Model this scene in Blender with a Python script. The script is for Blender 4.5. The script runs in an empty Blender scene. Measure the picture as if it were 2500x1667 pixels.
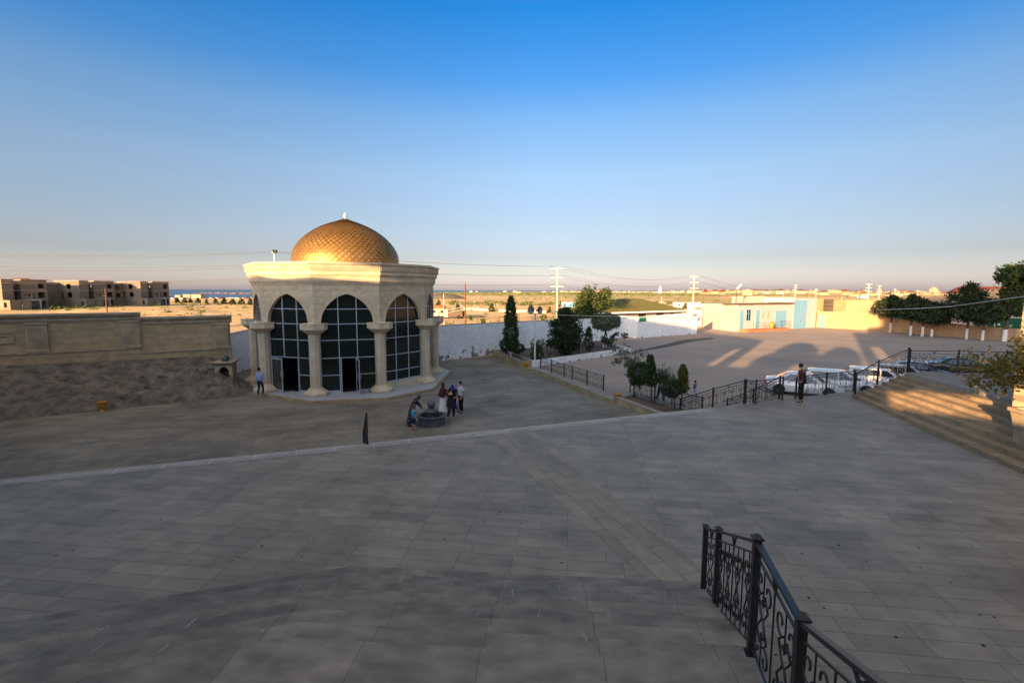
import bpy, math, random
from math import sin, cos, tan, pi, radians as R, sqrt, atan2, hypot
from mathutils import Vector, Matrix
random.seed(7)
D = bpy.data
sc = bpy.context.scene
col = sc.collection

# ---------------------------------------------------------------- camera, sky, sun
F = 1180.; CH = 6.7
PITCH = math.atan(124.7 / F); ROLL = R(0.17)
cam = D.cameras.new('camera'); camo = D.objects.new('camera', cam); col.objects.link(camo)
cam.sensor_width = 36; cam.lens = 36 * F / 2500; cam.clip_start = .1; cam.clip_end = 60000
camo.matrix_world = Matrix.Translation((0, 0, CH)) @ Matrix.Rotation(pi / 2 - PITCH, 4, 'X') @ Matrix.Rotation(ROLL, 4, 'Z')
sc.camera = camo
SUN_AZ, SUN_EL = R(213.5), R(10.0)
w = D.worlds.new("World"); sc.world = w; w.use_nodes = True
nt = w.node_tree; N = nt.nodes; L = nt.links
sky = N.new('ShaderNodeTexSky'); sky.sky_type = 'NISHITA'; sky.sun_disc = False
sky.sun_elevation = SUN_EL; sky.sun_rotation = SUN_AZ
sky.altitude = 50; sky.air_density = 1.0; sky.dust_density = 1.1; sky.ozone_density = 2.0
bg = N['Background']; bg.inputs['Strength'].default_value = 0.12
# the deep blue zenith and the dusty pink band on the horizon, by real elevation
tc = N.new('ShaderNodeTexCoord'); sp = N.new('ShaderNodeSeparateXYZ'); rp = N.new('ShaderNodeValToRGB'); mx = N.new('ShaderNodeMix')
mx.data_type = 'RGBA'; mx.blend_type = 'MULTIPLY'; mx.inputs[0].default_value = 1
L.new(tc.outputs['Generated'], sp.inputs[0]); L.new(sp.outputs['Z'], rp.inputs[0])
L.new(sky.outputs[0], mx.inputs[6]); L.new(rp.outputs[0], mx.inputs[7]); az = N.new('ShaderNodeMapRange'); az.inputs[1].default_value = .05; az.inputs[2].default_value = .8; az.inputs[3].default_value = 1; az.inputs[4].default_value = .66
m3 = N.new('ShaderNodeMix'); m3.data_type = 'RGBA'; m3.blend_type = 'MULTIPLY'; m3.inputs[0].default_value = 1
L.new(sp.outputs['X'], az.inputs[0]); L.new(mx.outputs[2], m3.inputs[6]); L.new(az.outputs[0], m3.inputs[7])
# the western half, towards the low sun, glows brighter than the eastern half in view
wy = N.new('ShaderNodeMapRange'); wy.inputs[1].default_value = 0; wy.inputs[2].default_value = -.6; L.new(sp.outputs['Y'], wy.inputs[0])
wc = N.new('ShaderNodeMix'); wc.data_type = 'RGBA'; wc.inputs[6].default_value = (1, 1, 1, 1); wc.inputs[7].default_value = (3.3, 2.7, 2.3, 1); L.new(wy.outputs[0], wc.inputs[0])
m4 = N.new('ShaderNodeMix'); m4.data_type = 'RGBA'; m4.blend_type = 'MULTIPLY'; m4.inputs[0].default_value = 1
L.new(m3.outputs[2], m4.inputs[6]); L.new(wc.outputs[2], m4.inputs[7]); L.new(m4.outputs[2], bg.inputs[0])
SKYRAMP = [(0.0, (.70, .63, 1.0)), (.016, (.66, .61, .92)), (.04, (.52, .475, .65)), (.065, (.44, .385, .485)), (.13, (.475, .415, .465)), (.222, (.52, .49, .525)), (.314, (.41, .50, .60)), (.38, (.20, .44, .66)), (.483, (.06, .39, .69)), (.6, (.85, .64, .52)), (1.0, (1.8, 1.05, .55))]
def setramp(rp, pts):
    els = rp.color_ramp.elements
    while len(els) > 1: els.remove(els[-1])
    els[0].position = pts[0][0]; els[0].color = (*pts[0][1], 1)
    for p, c in pts[1:]:
        e = els.new(p); e.color = (*c, 1)
setramp(rp, SKYRAMP)
sl = D.lights.new('sun', 'SUN'); sl.energy = 5; sl.angle = R(0.5); sl.color = (1, .60, .27)
so = D.objects.new('sun', sl); col.objects.link(so)
LD = Vector((-sin(SUN_AZ) * cos(SUN_EL), -cos(SUN_AZ) * cos(SUN_EL), -sin(SUN_EL)))
so.rotation_euler = LD.to_track_quat('-Z', 'Y').to_euler(); so.location = (-30, -60, 40)
sc.view_settings.view_transform = 'Standard'; sc.view_settings.look = 'None'
sc.view_settings.exposure = 1.82; sc.view_settings.gamma = 1
sc.cycles.max_bounces = 5

# ---------------------------------------------------------------- measuring: points read off the photograph as bearings, laid on real ground
def ray(x, y):
    a = (x - 1250) / F; b = (833.5 - y) / F
    c, s = cos(ROLL), sin(ROLL); a, b = a * c + b * s, b * c - a * s
    c, s = cos(PITCH), sin(PITCH)
    return (a, c + b * s, -s + b * c)
def G(x, y, z=0.):
    d = ray(x, y); t = (z - CH) / d[2]; return Vector((d[0] * t, d[1] * t, z))
def Z(x, y, Y):
    d = ray(x, y); t = Y / d[1]; return Vector((d[0] * t, Y, CH + d[2] * t))
def pix(X, Y, z):
    c, s = cos(PITCH), sin(PITCH); zz = z - CH; fw = Y * c - zz * s; up = Y * s + zz * c
    if fw < .1: return (-1, 9999)
    return (1250 + X / fw * F, 833.5 - up / fw * F)

# ---------------------------------------------------------------- materials
MATS = {}
def mat(name, c, rough=.85, metal=0, spec=.3, noise=0, nscale=3., c2=None, bump=0, bscale=20., detail=4, coord='Object', coat=0, bdist=.02):
    if name in MATS: return MATS[name]
    m = D.materials.new(name); m.use_nodes = True; MATS[name] = m
    n = m.node_tree.nodes; l = m.node_tree.links; b = n['Principled BSDF']
    b.inputs['Roughness'].default_value = rough; b.inputs['Metallic'].default_value = metal
    b.inputs['Specular IOR Level'].default_value = spec; b.inputs['Coat Weight'].default_value = coat
    b.inputs['Base Color'].default_value = (*c, 1)
    t = n.new('ShaderNodeTexCoord')
    if noise or c2:
        no = n.new('ShaderNodeTexNoise'); no.inputs['Scale'].default_value = nscale; no.inputs['Detail'].default_value = detail
        no.inputs['Roughness'].default_value = .6
        l.new(t.outputs[coord], no.inputs[0])
        r = n.new('ShaderNodeValToRGB'); e = r.color_ramp.elements
        c2 = c2 or tuple(max(0, v * (1 - noise)) for v in c)
        e[0].position = .36; e[0].color = (*c2, 1); e[1].position = .66; e[1].color = (*c, 1)
        l.new(no.outputs[0], r.inputs[0]); l.new(r.outputs[0], b.inputs['Base Color'])
    if bump:
        n2 = n.new('ShaderNodeTexNoise'); n2.inputs['Scale'].default_value = bscale; n2.inputs['Detail'].default_value = 5
        l.new(t.outputs[coord], n2.inputs[0]); bp = n.new('ShaderNodeBump'); bp.inputs['Strength'].default_value = bump
        bp.inputs['Distance'].default_value = bdist
        l.new(n2.outputs[0], bp.inputs['Height']); l.new(bp.outputs[0], b.inputs['Normal'])
    return m
def brickmat(name, c1, c2, mortar, bw, bh, msize=.012, rot=0, rough=.85, axes='XY', stain=.35, sscale=.5, offset=.5, spec=.25, bump=.25, sm=.6, coord='Object', peel=None, ofreq=2, squash=1.0):
    m = D.materials.new(name); m.use_nodes = True; MATS[name] = m
    n = m.node_tree.nodes; l = m.node_tree.links; b = n['Principled BSDF']
    b.inputs['Roughness'].default_value = rough; b.inputs['Specular IOR Level'].default_value = spec
    t = n.new('ShaderNodeTexCoord'); mp = n.new('ShaderNodeMapping')
    src = t.outputs[coord]
    if axes == 'XZ':   # upright wall: u along X+Y plane, v along Z
        s = n.new('ShaderNodeSeparateXYZ'); cb = n.new('ShaderNodeCombineXYZ'); l.new(src, s.inputs[0])
        l.new(s.outputs['X'], cb.inputs['X']); l.new(s.outputs['Z'], cb.inputs['Y']); src = cb.outputs[0]
    mp.inputs['Rotation'].default_value = (0, 0, rot)
    l.new(src, mp.inputs[0])
    # wobble the joints a little
    nw = n.new('ShaderNodeTexNoise'); nw.inputs['Scale'].default_value = 1.5; l.new(mp.outputs[0], nw.inputs[0])
    va = n.new('ShaderNodeVectorMath'); va.operation = 'MULTIPLY_ADD'; va.inputs[1].default_value = (.02, .02, 0)
    l.new(nw.outputs['Color'], va.inputs[0]); l.new(mp.outputs[0], va.inputs[2])
    br = n.new('ShaderNodeTexBrick'); l.new(va.outputs[0], br.inputs[0]); br.offset = offset; br.offset_frequency = ofreq; br.squash = squash; br.squash_frequency = 3
    br.inputs['Scale'].default_value = 1; br.inputs['Brick Width'].default_value = bw; br.inputs['Row Height'].default_value = bh
    br.inputs['Mortar Size'].default_value = msize; br.inputs['Mortar Smooth'].default_value = .1; br.inputs['Bias'].default_value = 0
    br.inputs['Color1'].default_value = (*c1, 1); br.inputs['Color2'].default_value = (*c2, 1); br.inputs['Mortar'].default_value = (*mortar, 1)
    no = n.new('ShaderNodeTexNoise'); no.inputs['Scale'].default_value = sscale; no.inputs['Detail'].default_value = 8; no.inputs['Roughness'].default_value = .65
    l.new(t.outputs[coord], no.inputs[0])
    r = n.new('ShaderNodeMapRange'); r.inputs[1].default_value = .3; r.inputs[2].default_value = .7; r.inputs[3].default_value = 1 - stain; r.inputs[4].default_value = 1.08
    l.new(no.outputs[0], r.inputs[0])
    mx = n.new('ShaderNodeMix'); mx.data_type = 'RGBA'; mx.blend_type = 'MULTIPLY'; mx.inputs[0].default_value = 1
    l.new(br.outputs['Color'], mx.inputs[6])
    # fine streaks along the slab
    n3 = n.new('ShaderNodeTexNoise'); n3.inputs['Scale'].default_value = 5; n3.inputs['Detail'].default_value = 6
    mp3 = n.new('ShaderNodeMapping'); mp3.inputs['Scale'].default_value = (.5, 1.0, 1); l.new(mp.outputs[0], mp3.inputs[0]); l.new(mp3.outputs[0], n3.inputs[0])
    r3 = n.new('ShaderNodeMapRange'); r3.inputs[1].default_value = .3; r3.inputs[2].default_value = .7; r3.inputs[3].default_value = 1 - .22 * sm; r3.inputs[4].default_value = 1.1
    l.new(n3.outputs[0], r3.inputs[0])
    mu = n.new('ShaderNodeMath'); mu.operation = 'MULTIPLY'; l.new(r.outputs[0], mu.inputs[0]); l.new(r3.outputs[0], mu.inputs[1])
    l.new(mu.outputs[0], mx.inputs[7])
    out = mx.outputs[2]
    if peel:   # (bare colour, height below which the paint flakes, amount)
        s = n.new('ShaderNodeSeparateXYZ'); l.new(t.outputs['Object'], s.inputs[0])
        pn = n.new('ShaderNodeTexNoise'); pn.inputs['Scale'].default_value = 1.6; pn.inputs['Detail'].default_value = 7; pn.inputs['Roughness'].default_value = .6
        l.new(t.outputs['Object'], pn.inputs[0])
        h = n.new('ShaderNodeMapRange'); h.inputs[1].default_value = peel[1]; h.inputs[2].default_value = 0; h.inputs[3].default_value = 0; h.inputs[4].default_value = peel[2]
        l.new(s.outputs['Z'], h.inputs[0])
        ad = n.new('ShaderNodeMath'); ad.operation = 'ADD'; l.new(pn.outputs[0], ad.inputs[0]); l.new(h.outputs[0], ad.inputs[1])
        st = n.new('ShaderNodeMapRange'); st.inputs[1].default_value = .66; st.inputs[2].default_value = .675; l.new(ad.outputs[0], st.inputs[0])
        m2 = n.new('ShaderNodeMix'); m2.data_type = 'RGBA'; l.new(st.outputs[0], m2.inputs[0]); l.new(out, m2.inputs[6]); m2.inputs[7].default_value = (*peel[0], 1)
        out = m2.outputs[2]
    l.new(out, b.inputs['Base Color'])
    bp = n.new('ShaderNodeBump'); bp.inputs['Strength'].default_value = bump; bp.inputs['Distance'].default_value = .01
    iv = n.new('ShaderNodeMath'); iv.operation = 'SUBTRACT'; iv.inputs[0].default_value = 1; l.new(br.outputs['Fac'], iv.inputs[1])
    l.new(iv.outputs[0], bp.inputs['Height']); l.new(bp.outputs[0], b.inputs['Normal'])
    return m
def leafmat(name, c, c2, scale=1.2, trans=.25):
    m = D.materials.new(name); m.use_nodes = True; MATS[name] = m
    n = m.node_tree.nodes; l = m.node_tree.links; b = n['Principled BSDF']
    b.inputs['Roughness'].default_value = .6; b.inputs['Specular IOR Level'].default_value = .25
    g = n.new('ShaderNodeNewGeometry'); t = n.new('ShaderNodeTexCoord')
    no = n.new('ShaderNodeTexNoise'); no.inputs['Scale'].default_value = scale; l.new(t.outputs['Object'], no.inputs[0])
    ad = n.new('ShaderNodeMath'); ad.operation = 'MULTIPLY_ADD'; ad.inputs[1].default_value = .5; l.new(g.outputs['Random Per Island'], ad.inputs[0]); l.new(no.outputs[0], ad.inputs[2])
    r = n.new('ShaderNodeMapRange'); r.inputs[1].default_value = .45; r.inputs[2].default_value = 1.0; l.new(ad.outputs[0], r.inputs[0])
    mx = n.new('ShaderNodeMix'); mx.data_type = 'RGBA'; l.new(r.outputs[0], mx.inputs[0]); mx.inputs[6].default_value = (*c2, 1); mx.inputs[7].default_value = (*c, 1)
    l.new(mx.outputs[2], b.inputs['Base Color'])
    if trans:
        tr = n.new('ShaderNodeBsdfTranslucent'); l.new(mx.outputs[2], tr.inputs[0]); ms = n.new('ShaderNodeMixShader'); ms.inputs[0].default_value = trans
        l.new(b.outputs[0], ms.inputs[1]); l.new(tr.outputs[0], ms.inputs[2]); l.new(ms.outputs[0], n['Material Output'].inputs[0])
    return m

# ---------------------------------------------------------------- mesh builder
class MB:
    def __init__(s): s.v = []; s.f = []; s.sm = []
    def add(s, vs, fs, smooth=False):
        o = len(s.v); s.v += [tuple(v) for v in vs]; s.f += [tuple(i + o for i in f) for f in fs]; s.sm += [smooth] * len(fs); return s
    def box(s, x0, x1, y0, y1, z0, z1):
        vs = [(x, y, z) for z in (z0, z1) for x, y in ((x0, y0), (x1, y0), (x1, y1), (x0, y1))]
        return s.add(vs, [(3, 2, 1, 0), (4, 5, 6, 7), (0, 1, 5, 4), (1, 2, 6, 5), (2, 3, 7, 6), (3, 0, 4, 7)])
    def obox(s, a, b, wd, z0, z1, z0b=None, z1b=None, side=0):
        """upright slab along a->b; side -1..1 shifts it off the line"""
        z0b = z0 if z0b is None else z0b; z1b = z1 if z1b is None else z1b
        d = Vector((b[0] - a[0], b[1] - a[1])); d.normalize(); n = Vector((-d.y, d.x)); p = n * (wd / 2 * (1 + side)); q = n * (-wd / 2 * (1 - side))
        vs = [(a[0] + q.x, a[1] + q.y, z0), (b[0] + q.x, b[1] + q.y, z0b), (b[0] + p.x, b[1] + p.y, z0b), (a[0] + p.x, a[1] + p.y, z0),
              (a[0] + q.x, a[1] + q.y, z1), (b[0] + q.x, b[1] + q.y, z1b), (b[0] + p.x, b[1] + p.y, z1b), (a[0] + p.x, a[1] + p.y, z1)]
        return s.add(vs, [(3, 2, 1, 0), (4, 5, 6, 7), (0, 1, 5, 4), (1, 2, 6, 5), (2, 3, 7, 6), (3, 0, 4, 7)])
    def prism(s, pts, z0, z1, bottom=True, top=True):
        n = len(pts); vs = [(p[0], p[1], z0) for p in pts] + [(p[0], p[1], z1) for p in pts]
        fs = [(i, (i + 1) % n, n + (i + 1) % n, n + i) for i in range(n)]
        if top: fs.append(tuple(range(n, 2 * n)))
        if bottom: fs.append(tuple(range(n - 1, -1, -1)))
        return s.add(vs, fs)
    def loft(s, rings, cap=True, smooth=False):
        n = len(rings[0]); vs = [p for r in rings for p in r]; fs = []
        for k in range(len(rings) - 1):
            for i in range(n): fs.append((k * n + i, k * n + (i + 1) % n, (k + 1) * n + (i + 1) % n, (k + 1) * n + i))
        s.add(vs, fs, smooth)
        if cap:
            s.add(rings[0], [tuple(range(n - 1, -1, -1))]); s.add(rings[-1], [tuple(range(n))])
        return s
    def lathe(s, prof, n=16, c=(0, 0), ph=0, cap=True, smooth=True):
        return s.loft([[(c[0] + r * cos(ph + 2 * pi * i / n), c[1] + r * sin(ph + 2 * pi * i / n), z) for i in range(n)] for r, z in prof], cap, smooth)
    def tube(s, pts, r, n=6, r2=None, cap=True, smooth=True):
        pts = [Vector(p) for p in pts]; rings = []; m = len(pts); up = None
        for i, p in enumerate(pts):
            d = (pts[min(i + 1, m - 1)] - pts[max(i - 1, 0)]);
            if d.length < 1e-9: d = Vector((0, 0, 1))
            d.normalize()
            if up is None: up = Vector((0, 0, 1)) if abs(d.z) < .9 else Vector((1, 0, 0))
            a = d.cross(up)
            if a.length < 1e-3: a = d.orthogonal()
            a.normalize(); b = a.cross(d); b.normalize(); up = b
            rr = r[i] if isinstance(r, (list, tuple)) else (r if r2 is None else r + (r2 - r) * i / (m - 1))
            rings.append([tuple(p + (a * cos(2 * pi * k / n) + b * sin(2 * pi * k / n)) * rr) for k in range(n)])
        return s.loft(rings, cap, smooth)
    def bar(s, a, b, w, h=None, up=(0, 0, 1)):
        h = h or w; a = Vector(a); b = Vector(b); d = (b - a).normalized(); u = Vector(up)
        x = d.cross(u)
        if x.length < 1e-4: x = d.orthogonal()
        x.normalize(); y = x.cross(d); y.normalize()
        rg = [[tuple(p + x * sx * w / 2 + y * sy * h / 2) for sx, sy in ((-1, -1), (1, -1), (1, 1), (-1, 1))] for p in (a, b)]
        return s.loft(rg)
    def quadleaf(s, c, sz, rnd, flat=None, asp=1.6):
        u = Vector((rnd.gauss(0, 1), rnd.gauss(0, 1), rnd.gauss(0, 1) + (flat or 0)))
        u.normalize(); a = u.orthogonal().normalized(); a = Matrix.Rotation(rnd.random() * 6.28, 3, u) @ a; b = u.cross(a)
        c = Vector(c); a = a * sz * asp / 2; b = b * sz / 2
        s.add([c - a, c - b, c + a, c + b], [(0, 1, 2, 3)])
    def build(s, name, m, parent=None, loc=None, smooth=None):
        me = D.meshes.new(name); me.from_pydata([tuple(v) for v in s.v], [], s.f)
        if smooth is None: me.polygons.foreach_set('use_smooth', s.sm)
        else: me.polygons.foreach_set('use_smooth', [smooth] * len(s.f))
        if not isinstance(m, (list, tuple)): m = [m]
        for k in m: me.materials.append(MATS[k] if isinstance(k, str) else k)
        o = D.objects.new(name, me); col.objects.link(o)
        if parent is not None: o.parent = parent
        if loc is not None: o.location = loc
        me.update(); return o
def tag(o, label=None, cat=None, group=None, kind=None):
    if label: o['label'] = label
    if cat: o['category'] = cat
    if group: o['group'] = group
    if kind: o['kind'] = kind
    return o
def empty(name, loc, rz=0, label=None, cat=None, group=None):
    o = D.objects.new(name, None); col.objects.link(o); o.location = loc; o.rotation_euler = (0, 0, rz); o.empty_display_size = .2
    return tag(o, label, cat, group)
def struct(o): o['kind'] = 'structure'; return o
def copy_tree(o, parent=None):
    c = o.copy(); col.objects.link(c); c.parent = parent
    for ch in [q for q in o.children]: copy_tree(ch, c)
    return c
def clone(o, loc, rz=0, label=None, scale=None):
    bpy.context.view_layer.update() if False else None
    c = copy_tree(o); c.location = loc; c.rotation_euler = (0, 0, rz)
    if scale is not None: c.scale = (scale,) * 3 if not isinstance(scale, tuple) else scale
    if label: c['label'] = label
    return c
CHILD = {}
def ang(a, b): return atan2(b[1] - a[1], b[0] - a[0])
def dist(a, b): return hypot(b[0] - a[0], b[1] - a[1])

# base colours
T = 1.7
brickmat('terrace_slabs', (.325, .283, .225), (.25, .222, .18), (.12, .11, .095), 1.02, .36, .006, rot=R(7), stain=.36, sscale=.7, rough=.6, spec=.4, offset=.43, ofreq=3, squash=1.25, sm=.55)
brickmat('plaza_slabs', (.30, .27, .215), (.215, .20, .165), (.15, .14, .12), 1.1, .4, .006, rot=R(-18), stain=.5, sscale=.3, rough=.7, offset=.4, ofreq=3, squash=1.3, sm=.6)
brickmat('band_slabs', (.33, .293, .23), (.26, .235, .19), (.16, .14, .12), .95, .42, .008, rot=R(71), stain=.3, rough=.65)
brickmat('edge_slabs', (.40, .38, .35), (.35, .33, .30), (.62, .61, .58), 1.15, .5, .012, rot=R(-20.5), stain=.25, offset=0)
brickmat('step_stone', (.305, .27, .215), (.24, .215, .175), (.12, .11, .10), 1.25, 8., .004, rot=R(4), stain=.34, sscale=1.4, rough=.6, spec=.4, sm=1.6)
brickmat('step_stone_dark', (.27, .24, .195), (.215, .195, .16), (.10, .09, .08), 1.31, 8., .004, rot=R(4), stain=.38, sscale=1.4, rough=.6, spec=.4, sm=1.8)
brickmat('upper_step_stone', (.40, .29, .18), (.33, .25, .165), (.18, .14, .10), 1.6, .9, .006, rot=R(80), stain=.4, sscale=1.2)
brickmat('landing_slabs', (.36, .32, .28), (.31, .28, .25), (.16, .15, .14), 1.1, .4, .008, rot=R(7), stain=.3)
brickmat('wall_limestone', (.48, .36, .215), (.42, .315, .185), (.26, .19, .11), 2.4, .42, .009, axes='XZ', stain=.28, sscale=1.1, rot=0)
brickmat('tomb_limestone', (.60, .485, .335), (.52, .42, .29), (.33, .27, .19), .9, .42, .007, axes='XZ', stain=.28, sscale=1.0, bump=.2)
mat('tomb_stone', (.62, .505, .35), noise=.26, nscale=1.3, detail=8, bump=.25, bscale=14)
mat('trim_stone', (.45, .36, .24), noise=.3, nscale=1.8, bump=.2, bscale=16)
mat('kerb_stone', (.42, .32, .18), noise=.4, nscale=1.2, bump=.2)
mat('kerb_top', (.33, .31, .27), noise=.3, nscale=1.5, bump=.2)
brickmat('white_block', (.86, .86, .85), (.83, .83, .82), (.72, .72, .72), .8, .25, .006, axes='XZ', stain=.14, sscale=.6, peel=((.22, .20, .19), 1.5, .17), bump=.3)
brickmat('white_plaster', (.80, .79, .78), (.78, .775, .77), (.76, .75, .74), 3., 1.5, .004, axes='XZ', stain=.12, sscale=.7, peel=((.3, .28, .26), .35, .12))
brickmat('white_kerb', (.78, .77, .74), (.75, .74, .72), (.6, .6, .6), 2., .6, .004, axes='XZ', stain=.2, peel=((.2, .19, .18), .5, .13))
brickmat('cream_block', (.55, .435, .36), (.51, .405, .335), (.44, .35, .29), .6, .25, .008, axes='XZ', stain=.18, sscale=.6)
brickmat('ochre_block', (.44, .295, .17), (.40, .27, .155), (.33, .22, .13), .6, .25, .008, axes='XZ', stain=.22, sscale=.5)
mat('cream_plaster', (.50, .40, .40), noise=.1, nscale=.8)
mat('tan_plaster', (.40, .27, .14), noise=.22, nscale=.5, detail=7)
mat('sky_blue_paint', (.15, .34, .50), rough=.5, noise=.12, nscale=2)
mat('terrazzo', (.42, .43, .45), noise=.12, nscale=3, rough=.45, spec=.5)
mat('asphalt', (.37, .30, .245), c2=(.27, .225, .19), nscale=.12, detail=9, bump=.3, bscale=40)
mat('asphalt_patch', (.09, .085, .08), noise=.2, nscale=1)
mat('concrete_pale', (.36, .34, .31), noise=.3, nscale=.8, detail=8)
mat('soil', (.15, .11, .08), noise=.45, nscale=1.5, bump=.8, bscale=7)
mat('rock_bank', (.22, .19, .155), c2=(.09, .08, .068), nscale=1.6, detail=12, bump=1, bscale=2.2, bdist=.45)
mat('iron', (.018, .019, .022), rough=.42, spec=.5)
mat('aluminium', (.42, .46, .52), rough=.35, metal=.3)
mat('glass_dark', (.010, .016, .013), rough=.04, spec=.4)
mat('door_glass', (.03, .035, .03), rough=.08, spec=.6)
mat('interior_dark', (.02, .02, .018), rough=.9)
mat('gold', (.42, .245, .085), rough=.5, metal=.8, noise=.25, nscale=2)
mat('white_paint', (.8, .79, .76), rough=.6, noise=.08, nscale=2)
mat('pole_white', (.58, .54, .48), rough=.7, noise=.12, nscale=3)
mat('brown_pole', (.14, .06, .03), rough=.8, noise=.3)
mat('wire', (.10, .10, .10), rough=.6)
mat('pale_wire', (.55, .52, .47), rough=.6)
mat('raw_block', (.21, .175, .13), c2=(.13, .112, .09), nscale=.25, detail=9)
mat('raw_concrete', (.34, .32, .30), noise=.3, nscale=.6)
mat('dark_granite', (.085, .095, .11), rough=.4, noise=.3, nscale=3, spec=.5)
mat('water_dark', (.01, .014, .018), rough=.05, spec=.6)
mat('green_roof', (.13, .125, .04), noise=.15, nscale=.8, rough=.7)
mat('green_banner', (.006, .075, .035), rough=.6)
mat('slate_roof', (.20, .165, .12), noise=.35, nscale=.5, detail=8)
mat('red_roof', (.15, .038, .03), rough=.7, noise=.2, nscale=.3)
mat('urn_yellow', (.42, .19, .012), rough=.35, spec=.5)
mat('whitewash', (.60, .59, .57), rough=.8)
mat('lime', (.42, .42, .42), noise=.4, nscale=30)
mat('bark', (.11, .08, .055), noise=.4, nscale=6)
mat('black_paint', (.02, .02, .022), rough=.5)
mat('rust', (.32, .12, .05), rough=.8, noise=.5, nscale=2)
mat('rubble', (.36, .29, .20), noise=.35, nscale=.8)
leafmat('leaf_cypress', (.05, .085, .022), (.018, .034, .011), 2.5, .12)
leafmat('leaf_conifer', (.032, .052, .02), (.012, .022, .010), 2, .1)
leafmat('leaf_box', (.045, .085, .018), (.016, .034, .009), 3, .1)
leafmat('leaf_olive', (.12, .15, .09), (.055, .075, .045), 2, .2)
leafmat('leaf_gold_tip', (.14, .13, .03), (.04, .055, .015), 2, .2)
leafmat('leaf_broad', (.07, .105, .025), (.025, .042, .012), 1, .25)
leafmat('leaf_scrub', (.12, .16, .03), (.055, .075, .02), .4, .2)
leafmat('leaf_scrub_dark', (.06, .08, .025), (.03, .042, .015), .4, .15)
leafmat('leaf_citrus', (.26, .21, .05), (.09, .10, .025), 3, .3)

# ---------------------------------------------------------------- terrain and sea
SEA = -3.0
COAST = [(-9, 900), (-1.3, 640), (-.7, 640), (-.5, 690), (-.3, 1150), (-.15, 2300), (0, 3200), (.1, 4800), (.3, 9000), (9, 9000)]
def lerp_tab(tab, u):
    for (a, b), (c, d) in zip(tab, tab[1:]):
        if u <= c: return b + (d - b) * max(0, min(1, (u - a) / (c - a)))
    return tab[-1][1]
def sstep(a, b, x):
    t = max(0, min(1, (x - a) / (b - a))); return t * t * (3 - 2 * t)
def hn(x, y):   # cheap smooth hash noise
    return (sin(x * 1.3 + sin(y * 1.7) * 1.3) + sin(y * 1.1 + 1.7 * sin(x * .9 + 2)) + .5 * sin(x * 3.1 + y * 2.3)) / 2.5
def wallside(X, Y):   # > 0 beyond the white boundary wall
    return (Y - 34) * .72 - (X + 20) * .69
def gz(X, Y):
    r = hypot(X, Y)
    if Y < 5: return -.02
    u = X / Y; rc = lerp_tab(COAST, u)
    k = sstep(6, 60, wallside(X, Y)) * sstep(55, 120, r)
    z = -.02 + k * (.35 * hn(X / 14, Y / 14) + .15 * hn(X / 4.2, Y / 4.2) - .3) * (1 - sstep(300, 900, r) * .5)
    z -= sstep(.45, .97, r / rc) * 2.3 * (1 - sstep(.2, .5, u))
    z -= sstep(.985, 1.03, r / rc) * 6
    z += sstep(480, 1300, r) * sstep(.3, .6, u) * 7
    return z
def GG(x, y):
    z = 0.
    for _ in range(6):
        p = G(x, y, min(z, 5)); z = .5 * z + .5 * gz(p.x, p.y)
    return G(x, y, z)
BANDS = [(1040, 1720, 712.5, 722, 1, 6), (1260, 1720, 724, 731, .75, 4), (1700, 1900, 716, 722, .9, 2), (1850, 2300, 719, 722, .6, 2), (1700, 2300, 727, 742, .7, 5),
         (1060, 1360, 737, 745, .5, 2), (260, 560, 742, 749, .35, 3), (60, 260, 752, 762, .4, 3), (1260, 1560, 735, 738, .4, 1), (1560, 1800, 733, 739, .8, 2)]
def veg(X, Y):
    x, y = pix(X, Y, gz(X, Y))
    if y > 2000: return 0
    v = 0
    for x0, x1, y0, y1, s, sf in BANDS:
        j = sf * .35 * hn(x / 23 + y0, Y / 30)
        v = max(v, s * sstep(x0 - 40, x0 + 40, x) * (1 - sstep(x1 - 40, x1 + 40, x)) * sstep(y0 - sf * .4, y0 + sf * .2, y + j) * (1 - sstep(y1 - sf * .3, y1 + sf * .4, y + j)))
    v = v * (.75 + .35 * hn(x / 9, Y / 11))
    return max(0, min(1, v))
angs = [-pi + k * R(6) for k in range(16)] + [-R(84) + k * R(.42) for k in range(401)] + [R(90) + k * R(6) for k in range(15)]
rads = [0.5 * 1.6 ** k for k in range(8)]
while rads[-1] < 9500: rads.append(rads[-1] * 1.038)
rads.append(16000)
vs = []; cs = []
for r in rads:
    for a in angs:
        X, Y = r * sin(a), r * cos(a); vs.append((X, Y, gz(X, Y))); cs.append(veg(X, Y) if Y > 30 else 0)
n = len(angs); fs = [(k * n + (i + 1) % n, k * n + i, (k + 1) * n + i, (k + 1) * n + (i + 1) % n) for k in range(len(rads) - 1) for i in range(n)]
vs.append((0, 0, -.02)); cs.append(0); fs += [((i + 1) % n, len(vs) - 1, i) for i in range(n)]
me = D.meshes.new('ground'); me.from_pydata(vs, [], fs); me.polygons.foreach_set('use_smooth', [True] * len(fs))
at = me.attributes.new('green', 'FLOAT', 'POINT'); at.data.foreach_set('value', cs)
m = mat('dry_field', (.46, .30, .135)); n_ = m.node_tree.nodes; l_ = m.node_tree.links; b_ = n_['Principled BSDF']; b_.inputs['Specular IOR Level'].default_value = .1
t_ = n_.new('ShaderNodeTexCoord')
def noise_(sc_, det=8, ro=.65):
    q = n_.new('ShaderNodeTexNoise'); q.inputs['Scale'].default_value = sc_; q.inputs['Detail'].default_value = det; q.inputs['Roughness'].default_value = ro; l_.new(t_.outputs['Object'], q.inputs[0]); return q
q1 = noise_(.045, 10, .7); r1 = n_.new('ShaderNodeValToRGB'); l_.new(q1.outputs[0], r1.inputs[0])
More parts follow.
